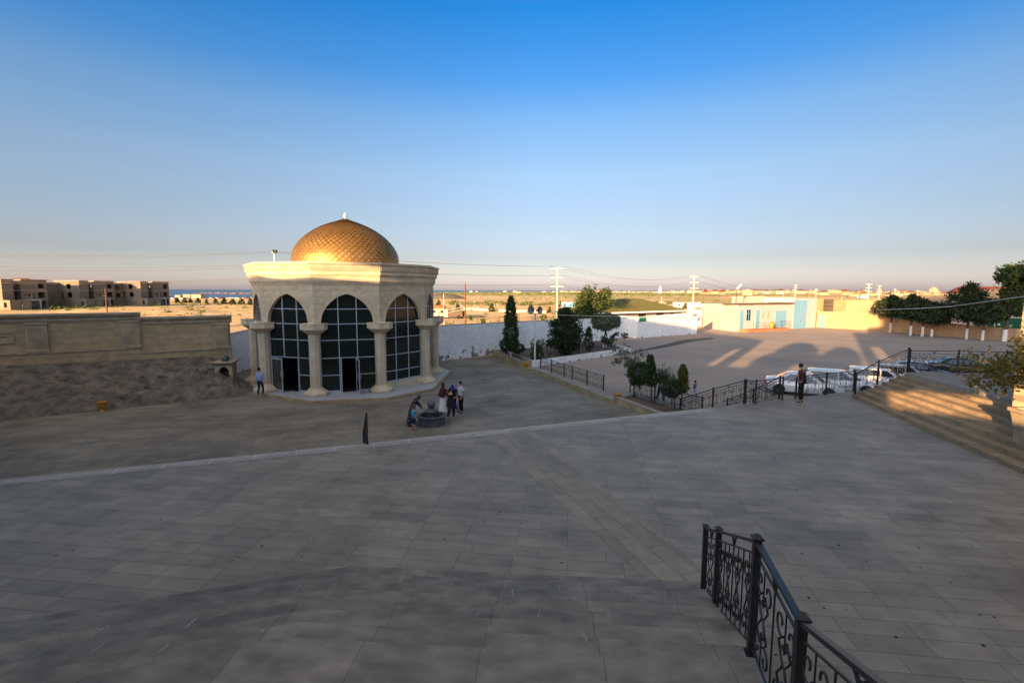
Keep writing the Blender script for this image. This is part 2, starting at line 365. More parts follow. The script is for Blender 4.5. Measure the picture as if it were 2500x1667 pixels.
setramp(r1, [(.34, (.46, .34, .16)), (.45, (.66, .45, .21)), (.56, (.76, .54, .28)), (.68, (.85, .68, .44))])
q2 = noise_(.5, 8); mr = n_.new('ShaderNodeMapRange'); mr.inputs[1].default_value = .3; mr.inputs[2].default_value = .75; mr.inputs[3].default_value = .55; mr.inputs[4].default_value = 1.25; l_.new(q2.outputs[0], mr.inputs[0])
mm = n_.new('ShaderNodeMix'); mm.data_type = 'RGBA'; mm.blend_type = 'MULTIPLY'; mm.inputs[0].default_value = 1; l_.new(r1.outputs[0], mm.inputs[6]); l_.new(mr.outputs[0], mm.inputs[7])
ga = n_.new('ShaderNodeAttribute'); ga.attribute_name = 'green'
gr = n_.new('ShaderNodeValToRGB'); setramp(gr, [(.3, (.19, .22, .055)), (.7, (.46, .44, .15))]); l_.new(q2.outputs[0], gr.inputs[0])
gm = n_.new('ShaderNodeMix'); gm.data_type = 'RGBA'; l_.new(ga.outputs['Fac'], gm.inputs[0]); l_.new(mm.outputs[2], gm.inputs[6]); l_.new(gr.outputs[0], gm.inputs[7])
l_.new(gm.outputs[2], b_.inputs['Base Color'])
bp_ = n_.new('ShaderNodeBump'); bp_.inputs['Strength'].default_value = 1; bp_.inputs['Distance'].default_value = .25; l_.new(q2.outputs[0], bp_.inputs['Height']); l_.new(bp_.outputs[0], b_.inputs['Normal'])
me.materials.append(m); o = D.objects.new('ground', me); col.objects.link(o); struct(o)
m = mat('sea', (.02, .075, .16), rough=.35, spec=.4, bump=.4, bscale=.08)
o = MB().add([(-40000, 200, SEA), (40000, 200, SEA), (40000, 50000, SEA), (-40000, 50000, SEA)], [(0, 1, 2, 3)]).build('sea', m); struct(o)

# ---------------------------------------------------------------- paved ground
K = [G(1312, 899, 0), G(1505, 982, 0)]     # line of the kerb between plaza and car park
o = MB().add([(-45, -12, 0), (12, -12, 0), (12, 22, 0), (10.6, 23.5, 0), (6.4, 28.2, 0), (2.2, 39.3, 0), (-2.1, 49.6, 0), (-7.5, 44.6, 0), (-23, 47, 0), (-23, 34, 0), (-45, 16, 0)], [tuple(range(11))]).build('plaza', 'plaza_slabs'); struct(o)
lot = [(12, 15), (10.6, 23.5), (6.4, 28.2), (2.2, 39.3), (-2.1, 49.6), (17.5, 71), (30, 80), (37, 92), (60, 95), (75, 80), (80, 60), (70, 30), (45, 10), (30, 5), (12, 5)]
o = MB().add([(x, y, -.006) for x, y in lot], [tuple(range(len(lot)))]).build('parking_lot', 'asphalt'); struct(o)
def strip(name, pts, w, z, m, wj=.15, seed=1):
    rn = random.Random(seed); mb = MB(); V = []
    for i, p in enumerate(pts):
        a = pts[max(i - 1, 0)]; b = pts[min(i + 1, len(pts) - 1)]; d = Vector((b[0] - a[0], b[1] - a[1])).normalized(); nn = Vector((-d.y, d.x)); ww = (w if not isinstance(w, list) else w[i]) / 2 * (1 + rn.uniform(-wj, wj))
        V += [(p[0] + nn.x * ww, p[1] + nn.y * ww, z), (p[0] - nn.x * ww, p[1] - nn.y * ww, z)]
    mb.add(V, [(2 * i, 2 * i + 1, 2 * i + 3, 2 * i + 2) for i in range(len(pts) - 1)]); o = mb.build(name, m); return struct(o)
pp = [G(x, y) for x, y in [(1545, 860), (1565, 854), (1590, 849), (1620, 843), (1650, 836), (1680, 829), (1715, 825), (1742, 822)]]
strip('asphalt_repair_strip', [(p.x, p.y) for p in pp], [.5, .7, 1, 1.5, 1.6, 1.8, 1.7, .9], -.001, 'asphalt_patch', .2)
pp = [G(x, y) for x, y in [(1600, 855), (1750, 866), (1900, 877), (2100, 891), (2200, 897)]]
strip('asphalt_joint', [(p.x, p.y) for p in pp], .10, -.0015, 'asphalt_patch', .3)
# embankment below the stone wall
E0, E1 = G(0, 1035), G(590, 970); ed = (E1 - E0).normalized()
W1 = Vector((-20.15, 34.45, 0)); wd_ = Vector((.835, .55, 0)); W0 = W1 - wd_ * 24
rn = random.Random(3); mb = MB(); rows = 16; cols = 110; V = []
for j in range(rows + 1):
    for i in range(cols + 1):
        t = i / cols; a = E0 + ed * (-14 + t * 26.2); b = W0 + wd_ * (-2 + t * 26.3); v = j / rows
        if t > .93: b = b + (G(585, 905) - b) * (t - .93) / .07 * .25
        zt = 2.35 - .45 * t; zt = zt + .15
        p = a.lerp(b, v); h = .28 + (zt - .28) * (v ** .8) + (.16 * hn(i / 3.1, j / 2.2) + .10 * hn(i / 1.3, j * 1.1)) * sin(pi * min(1, v * 1.02)) * 1.3
        if j == 0: h = 0.0
        if t > .94: h *= max(.12, 1 - (t - .94) / .06)
        V.append((p.x + rn.uniform(-.04, .04), p.y + rn.uniform(-.04, .04) - (.12 if j == 0 else 0), h))
mb.add(V, [(j * (cols + 1) + i, j * (cols + 1) + i + 1, (j + 1) * (cols + 1) + i + 1, (j + 1) * (cols + 1) + i) for j in range(rows) for i in range(cols)], True)
struct(mb.build('embankment', 'rock_bank'))
rk = MB()
for k in range(420):
    t = rn.random(); v = rn.random() * .9 + .05; p = (E0 + ed * (-6 + t * 17)).lerp(W0 + wd_ * (6 + t * 17), v); r = rn.uniform(.03, .16) * (1.6 if k < 20 else 1)
    pts = [(p.x + rn.uniform(-r, r), p.y + rn.uniform(-r, r), .3 + 1.7 * v ** .8 + rn.uniform(-.2, .6) * r) for _ in range(6)]
    rk.add(pts, [(0, 1, 2), (0, 2, 3), (0, 3, 4), (0, 4, 5), (1, 2, 3), (3, 4, 5), (0, 1, 5)])
tag(rk.build('loose_stones', 'rock_bank'), 'broken stones lying on the dark earth bank', 'stones', kind='stuff')

# ---------------------------------------------------------------- terrace, staircases
def hstep(poly, z0, z1, name, m, top=True):
    return struct(MB().prism(poly, z0, z1, bottom=False).build(name, m))
TE = [(-30, 6.35), (-13.45, 12.3), (-4.65, 15.45), (8.27, 20.3), (10.35, 21.15), (12.55, 22.05), (17.4, 24.15), (18.9, 23.1)]
UR = [(16.13, 22.54), (14.46, 14.4), (12.9, 6.8), (10.5, -6)]     # foot of the upper stairs
tp = TE[:7] + [(40, 26), (40, -12), (-30, -12)]
hstep(tp[::-1], -.01, T, 'terrace', 'terrace_slabs')
V = []
mb = MB()
mb.add([(a, b, T + .004) for a, b in [(-1.0, 16.35), (2.47, 7.7), (3.75, 7.35), (.75, 17.0)]], [(0, 1, 2, 3)]); struct(mb.build('paving_band', 'band_slabs'))
e0, e1 = Vector(TE[0]), Vector(TE[3])
mb = MB(); off = Vector((.35, -.937)) * .5
for a, b in zip(TE[:3], TE[1:4]):
    mb.add([(a[0], a[1], T + .006), (a[0] + off.x, a[1] + off.y, T + .006), (b[0] + off.x, b[1] + off.y, T + .006), (b[0], b[1], T + .006)], [(0, 1, 2, 3)])
struct(mb.build('terrace_edging', 'edge_slabs'))
# steps from the terrace down to the plaza (behind the edge)
for k in range(1, 10):
    d = .30 * k; nn = Vector((-.36, .93)); z1 = T - .17 * k
    pts = [(a[0] + nn.x * dd, a[1] + nn.y * dd) for a, dd in ((TE[0], d - .3), (TE[2], d - .3), ((5.9, 19.42), d - .3))] + [(a[0] + nn.x * dd, a[1] + nn.y * dd) for a, dd in (((5.9, 19.42), d), (TE[2], d), (TE[0], d))]
    struct(MB().prism(pts, .003, z1, bottom=False).build('plaza_steps', 'step_stone'))
# foreground staircase
ra, rb = Vector((3.28, 7.42)), Vector((2.56, 4.55)); rdir = (rb - ra).normalized()
def on_rail(y): return ra + rdir * ((y - ra.y) / rdir.y)
ldir = Vector((cos(R(17.6)), sin(R(17.6)))); lnor = Vector((ldir.y, -ldir.x)); mdir = Vector((cos(R(-4.2)), sin(R(-4.2)))); mnor = Vector((-mdir.y, mdir.x)) * -1
def corner(k, tr):
    p = Vector((2.64, 7.66)) + mnor * tr * k; q = Vector((-3.64, 7.80)) + lnor * tr * k
    den = mdir.x * ldir.y - mdir.y * ldir.x; t = ((q.x - p.x) * ldir.y - (q.y - p.y) * ldir.x) / den; return p + mdir * t
def steppoly(dist_):
    c = corner(1, dist_); p = Vector((2.64, 7.66)) + mnor * dist_
    # meet the railing line
    den = mdir.x * rdir.y - mdir.y * rdir.x; t = ((ra.x - p.x) * rdir.y - (ra.y - p.y) * rdir.x) / den; r_ = p + mdir * t
    l = c - ldir * 16; e = on_rail(-5.9)
    return [tuple(r_), tuple(c), tuple(l), (l.x, -5.9), (e.x, -5.9)]
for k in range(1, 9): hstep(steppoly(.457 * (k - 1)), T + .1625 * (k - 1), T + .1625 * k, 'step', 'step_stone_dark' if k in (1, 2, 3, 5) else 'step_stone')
for k in range(9, 21): hstep(steppoly(.457 * 7 + 1.25 + .33 * (k - 9)), T + .1625 * (k - 1), T + .1625 * k, 'step', 'step_stone')
# chalk and lime marks left on the steps
mk = MB(); rn = random.Random(11)
for x, y in [(255, 1540), (60, 1575), (150, 1560), (240, 1590), (360, 1620), (400, 1590), (465, 1530), (570, 1480), (730, 1440), (655, 1535), (645, 1545), (700, 1470), (680, 1510), (980, 1420), (990, 1440), (1105, 1430), (1235, 1435), (1255, 1450), (1370, 1440), (1405, 1462), (1500, 1445), (1490, 1500), (1435, 1560), (1170, 1500), (1195, 1540), (1320, 1500), (1545, 1462), (1630, 1450)]:
    # find the tread under this bearing
    best = None
    for k in range(8, -1, -1):
        z = T + .1625 * k; g = G(x, y, z); yy = 7.66 - .457 * max(k - 1, 0) - (0 if k else -9)
        cpt = corner(1, .457 * (k - 1)) if k else None
        inside = True if k == 0 else ((Vector((g.x, g.y)) - Vector((2.64, 7.66)) - mnor * .457 * (k - 1)).dot(mnor) > .03 and (Vector((g.x, g.y)) - Vector((-3.64, 7.8)) - lnor * .457 * (k - 1)).dot(lnor) > .03)
        if inside: best = g; break
    g = best; L_ = rn.uniform(.06, .20); a = R(rn.uniform(70, 100)) if x > 600 else R(rn.uniform(60, 80)); w_ = rn.uniform(.004, .010)
    for q in range(3):
        ox, oy = rn.uniform(-.01, .01), (q - 1) * L_ / 3
        mk.add([(g.x + ox - w_ + cos(a) * oy, g.y + oy * sin(a), g.z + .005), (g.x + ox + w_ + cos(a) * oy, g.y + oy * sin(a), g.z + .005), (g.x + ox + w_ + cos(a) * (oy + L_ / 3), g.y + (oy + L_ / 3) * sin(a), g.z + .005), (g.x + ox - w_ + cos(a) * (oy + L_ / 3), g.y + (oy + L_ / 3) * sin(a), g.z + .005)], [(0, 1, 2, 3)])
tag(mk.build('lime_splashes', 'lime'), 'thin white lime splashes dried on the lower steps', 'marks', kind='stuff')
# upper stairs to the landing on the right
LZ = 2.86; nst = 8; U0, U1 = Vector(UR[0]), Vector((13.95, 11.9)); M0, M1 = Vector((18.75, 22.85)), Vector((17.6, 14.4))
udir = (U1 - U0).normalized()
for k in range(nst):
    a = U0.lerp(M0, k / (nst - 1)); b = U1.lerp(M1 + (M1 - M0).normalized() * 3.2, k / (nst - 1)); e = b + udir * 8
    hh = (LZ - T) / nst
    hstep([tuple(a), (40, 21.0 + .1 * k) if 0 else (a.x + 25, a.y - 1.2), (40, -4), tuple(e), tuple(b)][::-1], T + hh * k, T + hh * (k + 1), 'landing' if k == nst - 1 else 'upper_step', 'landing_slabs' if k == nst - 1 else 'upper_step_stone')

# ---------------------------------------------------------------- kerbs and planting beds
kn = Vector(((K[1] - K[0]).y, -(K[1] - K[0]).x)).normalized()
k0 = G(1310, 897, .3); k1 = G(1506, 968, .38)
rt = empty('kerb_wall', (k0.x, k0.y, 0), ang(k0, k1), 'low tan stone kerb wall with flat grey coping carrying the long iron railing', 'kerb wall')
Lk = dist(k0, k1)
MB().box(0, Lk, -.02, -.38, -.01, .25).build('wall', 'kerb_stone', rt); MB().box(-.03, Lk - .01, .03, -.43, .25, .31).build('coping', 'kerb_top', rt)
pa, pb, pc, pd = G(1505, 968, .4), Vector((7.85, 24.0, 0)), Vector((10.35, 23.2, 0)), G(1551, 957, .4)
rt = empty('planter_bed', (pa.x, pa.y, 0), 0, 'tan stone planting bed beside the terrace with small clipped trees', 'planting bed')
def bedwalls(pts, h, w, par, mb_name='wall', m='kerb_stone', cm='kerb_top', closed=True):
    o_ = par.location; P = [(p[0] - o_.x, p[1] - o_.y) for p in pts]; mb = MB(); mc = MB()
    A = sum(P[i][0] * P[(i + 1) % len(P)][1] - P[(i + 1) % len(P)][0] * P[i][1] for i in range(len(P))); sg = 1 if A > 0 else -1
    n = len(P); inn = []
    for i in range(n):
        a, b, c = Vector(P[i - 1]), Vector(P[i]), Vector(P[(i + 1) % n]); d1 = (b - a).normalized(); d2 = (c - b).normalized(); n1 = Vector((-d1.y, d1.x)) * sg; n2 = Vector((-d2.y, d2.x)) * sg
        bi = (n1 + n2).normalized(); inn.append((b + bi * w / max(.3, bi.dot(n1)), b - bi * .03 / max(.3, bi.dot(n1))))
    for i in range(n):
        j = (i + 1) % n; a, b = P[i], P[j]; ia, ib = inn[i][0], inn[j][0]; oa, ob = inn[i][1], inn[j][1]
        for q, (p1, p2, p3, p4, z0, z1) in ((mb, (a, b, ib, ia, 0.0, h)), (mc, (oa, ob, ib, ia, h, h + .06))):
            q.prism([p1, p2, p3, p4][::sg], z0, z1)
    mb.build(mb_name, m, par); mc.build('coping', cm, par)
    MB().add([(p[0].x, p[0].y, h - .06) for p in inn], [tuple(range(n))[::sg]]).build('soil', 'soil', par)
bedwalls([pa, pb, pc, pd], .36, .26, rt)
b0, b1, b2, b3, b4 = G(1203, 868), G(1271, 895), G(1312, 896), G(1303, 890), G(1206, 862)
rt = empty('planter_bed', (b0.x, b0.y, 0), 0, 'narrow tan stone bed along the white wall holding the tall cypress', 'planting bed')
b1 = G(1272, 897); b2 = G(1303, 894); nb = Vector((b2.x - b1.x, b2.y - b1.y, 0)); b4 = b0 + nb * .95
bedwalls([b0, b1, b2, b4], .5, .2, rt)
c0, c1, c2 = G(1304, 896), G(1541, 859.5), G(1472, 838)
rt = empty('planter_bed', (c0.x, c0.y, 0), 0, 'wide triangular soil bed edged by a flaking white kerb under the white wall', 'planting bed')
o_ = rt.location; wl = [G(1474, 839), b4 + Vector((.2, 1.0, 0))]
mb = MB(); mb.obox((0, 0), (c1.x - o_.x, c1.y - o_.y), .3, 0, .55, side=1); mb.build('front_kerb', 'white_kerb', rt)
mb = MB(); mb.obox((c1.x - o_.x, c1.y - o_.y), (G(1470, 838).x - o_.x, G(1470, 838).y - o_.y), .25, 0, .42, side=1); mb.build('side_kerb', 'white_kerb', rt)
q = [(0.1, .25), (c1.x - o_.x - .1, c1.y - o_.y + .25), (G(1470, 838).x - o_.x, G(1470, 838).y - o_.y + .3), (b0.x - o_.x + .6, b0.y - o_.y + .7), (b4.x - o_.x, b4.y - o_.y)]
MB().add([(a, b, .36) for a, b in q], [tuple(range(5))]).build('soil', 'soil', rt)
# ledge / planter at the foot of the upper stairs
l0, l1 = G(2388, 1135, T), G(2500, 1190, T)
rt = empty('stone_planter', (14.25, 12.3, T), R(-100), 'low stone ledge with a plant at the foot of the stairs by the right edge', 'planter')
MB().box(0, 5, 0.0, 1.5, .0, .32).build('ledge', 'upper_step_stone', rt)
pe = empty('stone_planter', (15.75, 14.0, T + .3), R(-10), 'tall square tan stone planter box beside the tree at the right edge', 'planter')
MB().loft([[(sx * r_, sy * r_, z_) for sx, sy in ((-1, -1), (1, -1), (1, 1), (-1, 1))] for r_, z_ in ((.42, -.3), (.42, .55), (.5, 1.05), (.55, 1.08), (.55, 1.18), (.42, 1.18), (.40, 1.0))]).build('body', 'trim_stone', pe)
MB().box(-.4, .4, -.4, .4, .95, 1.02).build('soil', 'soil', pe)

# ---------------------------------------------------------------- domed octagonal tomb
TC = Vector((-12.23, 36.13, 0)); PZ = .16; NS = 10
pl = [G(590, 940), G(613, 966), (-11.9, 27.9), (-7.55, 29.0), (-5.2, 31.8), (-4.9, 39.1), (-7.9, 44.2), (-16.6, 44.6), (-20.4, 38.6)]
pl = [(p[0], p[1]) for p in pl]
tomb = empty('domed_pavilion', (TC.x, TC.y, PZ), 0, 'ten sided limestone pavilion with golden scaled dome and pointed glazed arches', 'pavilion')
loc = lambda p: (p[0] - TC.x, p[1] - TC.y)
pf = MB().prism([loc(p) for p in pl], -PZ, -.004).build('plinth', 'kerb_stone', tomb)
cx = sum(loc(p)[0] for p in pl) / 9; cy = sum(loc(p)[1] for p in pl) / 9
MB().prism([((loc(p)[0] - cx) * .975 + cx, (loc(p)[1] - cy) * .975 + cy) for p in pl], -.004, .002, bottom=False).build('floor', 'terrazzo', tomb)
RO = 6.361; AP = RO * cos(pi / NS); HS = RO * sin(pi / NS)
def arch(t, zs=4.55, h=1.95): t = min(1, abs(t)); return zs + h * (.80 * sqrt(max(0, 1 - t ** 2.1)) + .20 * (1 - t))
AW = 1.58
for k in range(NS):
    na = R(-72 + 36 * k); rot = na + pi / 2
    # wall panel above the capitals, with the arch cut out
    mb = MB(); ns = 36; us = [-AW + 2 * AW * i / ns for i in range(ns + 1)]
    y0, y1 = 0.0, .42; zt = 7.17; xl = HS + .0; ztop = 7.3
    for s_ in (-1, 1): mb.box(min(s_ * AW, s_ * xl), max(s_ * AW, s_ * xl), -AP + y0, -AP + y1, 4.5, ztop)
    for i in range(ns):
        a, b = us[i], us[i + 1]; za, zb = arch(a / AW), arch(b / AW)
        mb.add([(a, -AP + y0, za), (b, -AP + y0, zb), (b, -AP + y0, ztop), (a, -AP + y0, ztop)], [(0, 1, 2, 3)])
        mb.add([(a, -AP + y1, za), (b, -AP + y1, zb), (b, -AP + y1, ztop), (a, -AP + y1, ztop)], [(3, 2, 1, 0)])
        mb.add([(a, -AP + y0, za), (b, -AP + y0, zb), (b, -AP + y1, zb), (a, -AP + y1, za)], [(3, 2, 1, 0)])
    wl_ = mb.build('wall', 'tomb_limestone', tomb); wl_.rotation_euler[2] = rot
    # moulded archivolt
    mb = MB(); pr = [(0, .06), (.10, .06), (.10, .03), (.19, .03), (.19, 0)]
    for (o1, d1), (o2, d2) in zip(pr, pr[1:]):
        V = []
        for i in range(ns + 1):
            for oo, dd in ((o1, d1), (o2, d2)):
                t = us[i] / AW; uu = t * (AW + oo); V.append((uu, -AP - dd, arch(t, 4.55, 1.95 + oo * 1.1)))
        mb.add(V, [(2 * i, 2 * i + 2, 2 * i + 3, 2 * i + 1) for i in range(ns)])
    am = mb.build('arch_moulding', 'tomb_stone', tomb); am.rotation_euler[2] = rot
    # glazing
    sill = 0 if k in (0, 9) else .45
    yg = -AP + .2; fr = MB(); gl = MB(); lo = 4.5
    vx = [-.55, .55]; zl = [1.2, 2.33, 3.5, 4.55, 5.52]; we = HS - .30
    opening = {0: (-.5, .5), 9: (-1.6, .5)}.get(k)
    def hb(x0, x1, z, t=.055): fr.box(x0, x1, yg - .05, yg + .03, z - t / 2, z + t / 2)
    def vb(x, z0, z1, t=.055): fr.box(x - t / 2, x + t / 2, yg - .06, yg + .04, z0, z1)
    for x in vx: vb(x, 2.33 if opening and (opening[0] <= x <= opening[1]) and k == 9 and x < 0 else sill, arch(x / AW) + .05)
    for z in zl:
        hw = we if z < 4.6 else AW * max(0, (1 - ((z - 4.55 - .1) / 1.95) ** 2.0)) ** .42
        if z < 2.3 and opening:
            if opening[0] > -we + .1: hb(-we, opening[0], z)
            hb(opening[1], we, z)
        else: hb(-hw, hw, z)
    for s_ in (-1, 1): vb(s_ * (we - .0), sill, 4.5, .09)
    if opening:
        if k == 0: hb(-we, -.5, .09, .18); vb(-.46, 0, 2.33, .07); vb(.46, 0, 2.33, .07)
        hb(.5, we, .09, .18); vb(.53, 0, 2.33, .09)
    else: hb(-we, we, sill + .05, .1)
    fo = fr.build('window', 'aluminium', tomb); fo.rotation_euler[2] = rot
    def pane(x0, x1, z0, z1): gl.box(x0, x1, yg - .012, yg + .012, z0, z1)
    if opening:
        if opening[0] > -we + .1: pane(-we, opening[0], 0, 2.33)
        pane(opening[1], we, 0, 2.33); pane(-we, we, 2.33, 4.5)
    else: pane(-we, we, sill, 4.5)
    for i in range(ns):
        a, b = us[i], us[i + 1]; gl.add([(a, yg, 4.5), (b, yg, 4.5), (b, yg, arch(b / AW) + .03), (a, yg, arch(a / AW) + .03)], [(0, 1, 2, 3)])
    gl.build('glass', 'glass_dark', fo)
    if not opening:
        s_ = MB().box(-we - .05, we + .05, -AP + .02, -AP + .4, -.003, sill).build('sill_wall', 'tomb_stone', tomb); s_.rotation_euler[2] = rot
    # open door leaf
    if opening:
        wdt = .95 if k == 0 else 1.12; hx = .46 if k == 0 else -1.58; aa = R(100) if k == 0 else R(14)
        dl = MB(); g2 = MB(); sg = -1 if k == 0 else 1
        dl.box(0, .07, -.025, .025, .03, 2.27); dl.box(wdt - .07, wdt, -.025, .025, .03, 2.27); dl.box(.07, wdt - .07, -.025, .025, 2.18, 2.27); dl.box(.07, wdt - .07, -.025, .025, .03, .17)
        g2.box(.07, wdt - .07, -.006, .006, .17, 2.18)
        hinge = Matrix.Rotation(rot, 3, 'Z') @ Vector((hx, yg - .07, 0))
        d_ = dl.build('door', 'aluminium', tomb, hinge); d_.rotation_euler[2] = rot + ((pi + aa) if k == 0 else -aa)
        g2.build('glass', 'door_glass', d_)
        h2 = MB(); h2.tube([(wdt - .04, -.03, 1.0), (wdt - .04, -.09, 1.03), (wdt - .04, -.09, 1.37), (wdt - .04, -.03, 1.4)], .014); h2.tube([(wdt - .04, .03, 1.0), (wdt - .04, .09, 1.03), (wdt - .04, .09, 1.37), (wdt - .04, .03, 1.4)], .014); h2.build('handle', 'aluminium', d_)
    # column on the corner
    va = R(-54 + 36 * k); cr = RO + .02; cxx, cyy = cr * cos(va), cr * sin(va); n8 = va + pi / 8
    def oct8(r, z, grow=0): return [(r * cos(n8 + pi / 4 * i), r * sin(n8 + pi / 4 * i), z) for i in range(8)]
    sh = MB().loft([oct8(.34, .5), oct8(.34, 3.46)]).build('column', 'tomb_stone', tomb, (cxx, cyy, 0))
    MB().loft([oct8(r_, z_) for r_, z_ in ((.74, -.003), (.78, .04), (.78, .17), (.42, .45), (.39, .47), (.39, .52), (.335, .53))]).build('base', 'tomb_stone', sh)
    cp = MB().loft([oct8(r_, z_) for r_, z_ in ((.37, 3.46), (.37, 3.5), (.35, 3.51), (.35, 3.9), (.38, 3.93), (.80, 4.25), (.80, 4.56), (.82, 4.57), (.82, 4.63))])
    for i in range(40):
        a_ = 2 * pi * i / 40
        for z_ in (3.56, 3.68, 3.80):
            rr_ = .35 * cos(pi / 8) / cos(((a_ - n8) % (pi / 4)) - pi / 8) + .006; cp.box(rr_ * cos(a_) - .018, rr_ * cos(a_) + .018, rr_ * sin(a_) - .018, rr_ * sin(a_) + .018, z_ - .035, z_ + .035)
    cp.build('capital', 'tomb_stone', sh)
    lx = (cr + .42) * cos(va), (cr + .42) * sin(va)
    lm = MB().box(-.16, .16, -.06, .06, 4.64, 4.70).build('lamp', 'white_paint', tomb, (lx[0], lx[1], 0)); lm.rotation_euler[2] = va + pi / 2
def octring(ap, z): return [(ap / cos(pi / NS) * cos(R(-54 + 36 * i)), ap / cos(pi / NS) * sin(R(-54 + 36 * i)), z) for i in range(NS)]
cor = MB().loft([octring(AP + d_, z_) for d_, z_ in ((.0, 7.12), (.06, 7.13), (.06, 7.2), (.10, 7.22), (.10, 7.28), (.16, 7.30), (.16, 7.60), (.20, 7.63), (.20, 7.68), (.27, 7.70), (.29, 7.74), (.29, 7.93), (.33, 7.97), (.36, 7.99), (.36, 8.30), (.44, 8.38), (.46, 8.40), (.46, 8.52), (.36, 8.53), (-.3, 8.56))], cap=False).build('cornice', 'tomb_stone', tomb)
orn = MB()
for k in range(NS):
    na = R(-72 + 36 * k); q = Matrix.Rotation(na + pi / 2, 3, 'Z'); hw = (AP + .36) * tan(pi / NS)
    cnt = 30
    for i in range(cnt):
        u = -hw + (i + .5) * 2 * hw / cnt; w_ = hw / cnt * .62
        pts = [(u - w_, 8.28), (u + w_, 8.28), (u + w_, 8.14), (u + w_ * .4, 8.06), (u, 8.02), (u - w_ * .4, 8.06), (u - w_, 8.14)]
        v1 = [q @ Vector((x, -(AP + .36), z)) for x, z in pts]; v2 = [q @ Vector((x, -(AP + .40), z)) for x, z in pts]
        orn.add(v1 + v2, [tuple(range(7, 14))] + [(j, (j + 1) % 7, 7 + (j + 1) % 7, 7 + j) for j in range(7)])
orn.build('carved_band', 'tomb_stone', cor); tomb.scale = (1, 1, .967)
MB().prism([(p[0], p[1]) for p in octring(AP - .3, 0)], 8.3, 8.555).build('roof', 'tomb_stone', tomb)
MB().lathe([(4.0, 8.55), (4.0, 8.66), (3.9, 8.68), (3.6, 8.7)], 64).build('dome_ring', 'tomb_stone', tomb)
DP = [(3.86, 8.6), (3.89, 8.9), (3.86, 9.25), (3.68, 9.7), (3.36, 10.15), (2.88, 10.6), (2.28, 11.0), (1.68, 11.30), (1.10, 11.52), (.62, 11.68), (.25, 11.82), (.06, 11.92)]
DP = [(r_ * .955, z_ + .2 * max(0, (z_ - 8.6) / 3.3)) for r_, z_ in DP]
def dp(t):
    t = max(0, min(.9999, t)) * (len(DP) - 1); i = int(t); f = t - i
    p0, p1, p2, p3 = DP[max(i - 1, 0)], DP[i], DP[i + 1], DP[min(i + 2, len(DP) - 1)]
    return tuple(.5 * (2 * p1[j] + (p2[j] - p0[j]) * f + (2 * p0[j] - 5 * p1[j] + 4 * p2[j] - p3[j]) * f * f + (3 * p1[j] - p0[j] - 3 * p2[j] + p3[j]) * f ** 3) for j in (0, 1))
dm = MB().lathe([dp(i / 60) for i in range(61)], 72, cap=False)
pts = [dp(i / 400) for i in range(401)]; S = [0]
for a, b in zip(pts, pts[1:]): S.append(S[-1] + dist(a, b))
def at_s(s):
    s = max(0, min(S[-1] - 1e-6, s)); lo_, hi = 0, 400
    while hi - lo_ > 1:
        m_ = (lo_ + hi) // 2
        if S[m_] <= s: lo_ = m_
        else: hi = m_
    f = (s - S[lo_]) / (S[hi] - S[lo_]); return tuple(pts[lo_][j] + (pts[hi][j] - pts[lo_][j]) * f for j in (0, 1))
nr = 27; dh = S[-1] / nr; cnt = 56
for r_ in range(nr):
    s0 = r_ * dh
    for i in range(cnt):
        a0 = 2 * pi * (i + .5 * (r_ % 2)) / cnt; ha = pi / cnt * .96; V = []
        shp = [(-.15, 0), (-.02, .55), (.25, .95), (.62, 1.0), (1.15, .98)]     # from the tip up
        for f, wv in shp:
            rr, zz = at_s(s0 + (f - .1) * dh * 1.05); r2, z2 = at_s(s0 + (f) * dh * 1.05 + .02)
            tx, tz = r2 - rr, z2 - zz; ln = hypot(tx, tz) or 1; nx, nz = tz / ln, -tx / ln
            lift = .055 * (1 - max(0, f) / 1.2) + .004
            for sg in (-1, 0, 1):
                a_ = a0 + sg * ha * wv; rad = rr + nx * lift * (1 if sg == 0 else .72); V.append((rad * cos(a_), rad * sin(a_), zz + nz * lift))
        dm.add(V, [(3 * q, 3 * q + 1, 3 * q + 4, 3 * q + 3) for q in range(4)] + [(3 * q + 1, 3 * q + 2, 3 * q + 5, 3 * q + 4) for q in range(4)])
do = dm.build('dome', 'gold', tomb)
MB().lathe([(.08, 12.06), (.04, 12.12), (.04, 12.16), (.10, 12.20), (.125, 12.30), (.12, 12.38), (.08, 12.47), (.03, 12.53), (0.01, 12.55)], 12).build('finial', 'whitewash', do)
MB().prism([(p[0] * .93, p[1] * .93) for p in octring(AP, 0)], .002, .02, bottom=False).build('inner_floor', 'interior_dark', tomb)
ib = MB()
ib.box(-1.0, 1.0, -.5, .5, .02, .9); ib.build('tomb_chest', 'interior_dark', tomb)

# ---------------------------------------------------------------- stone wall on the bank, left
sw = empty('stone_wall', (W1.x, W1.y, 0), ang(W0, W1), 'tan limestone wall with fluted pilasters and sword relief on the earth bank', 'wall')
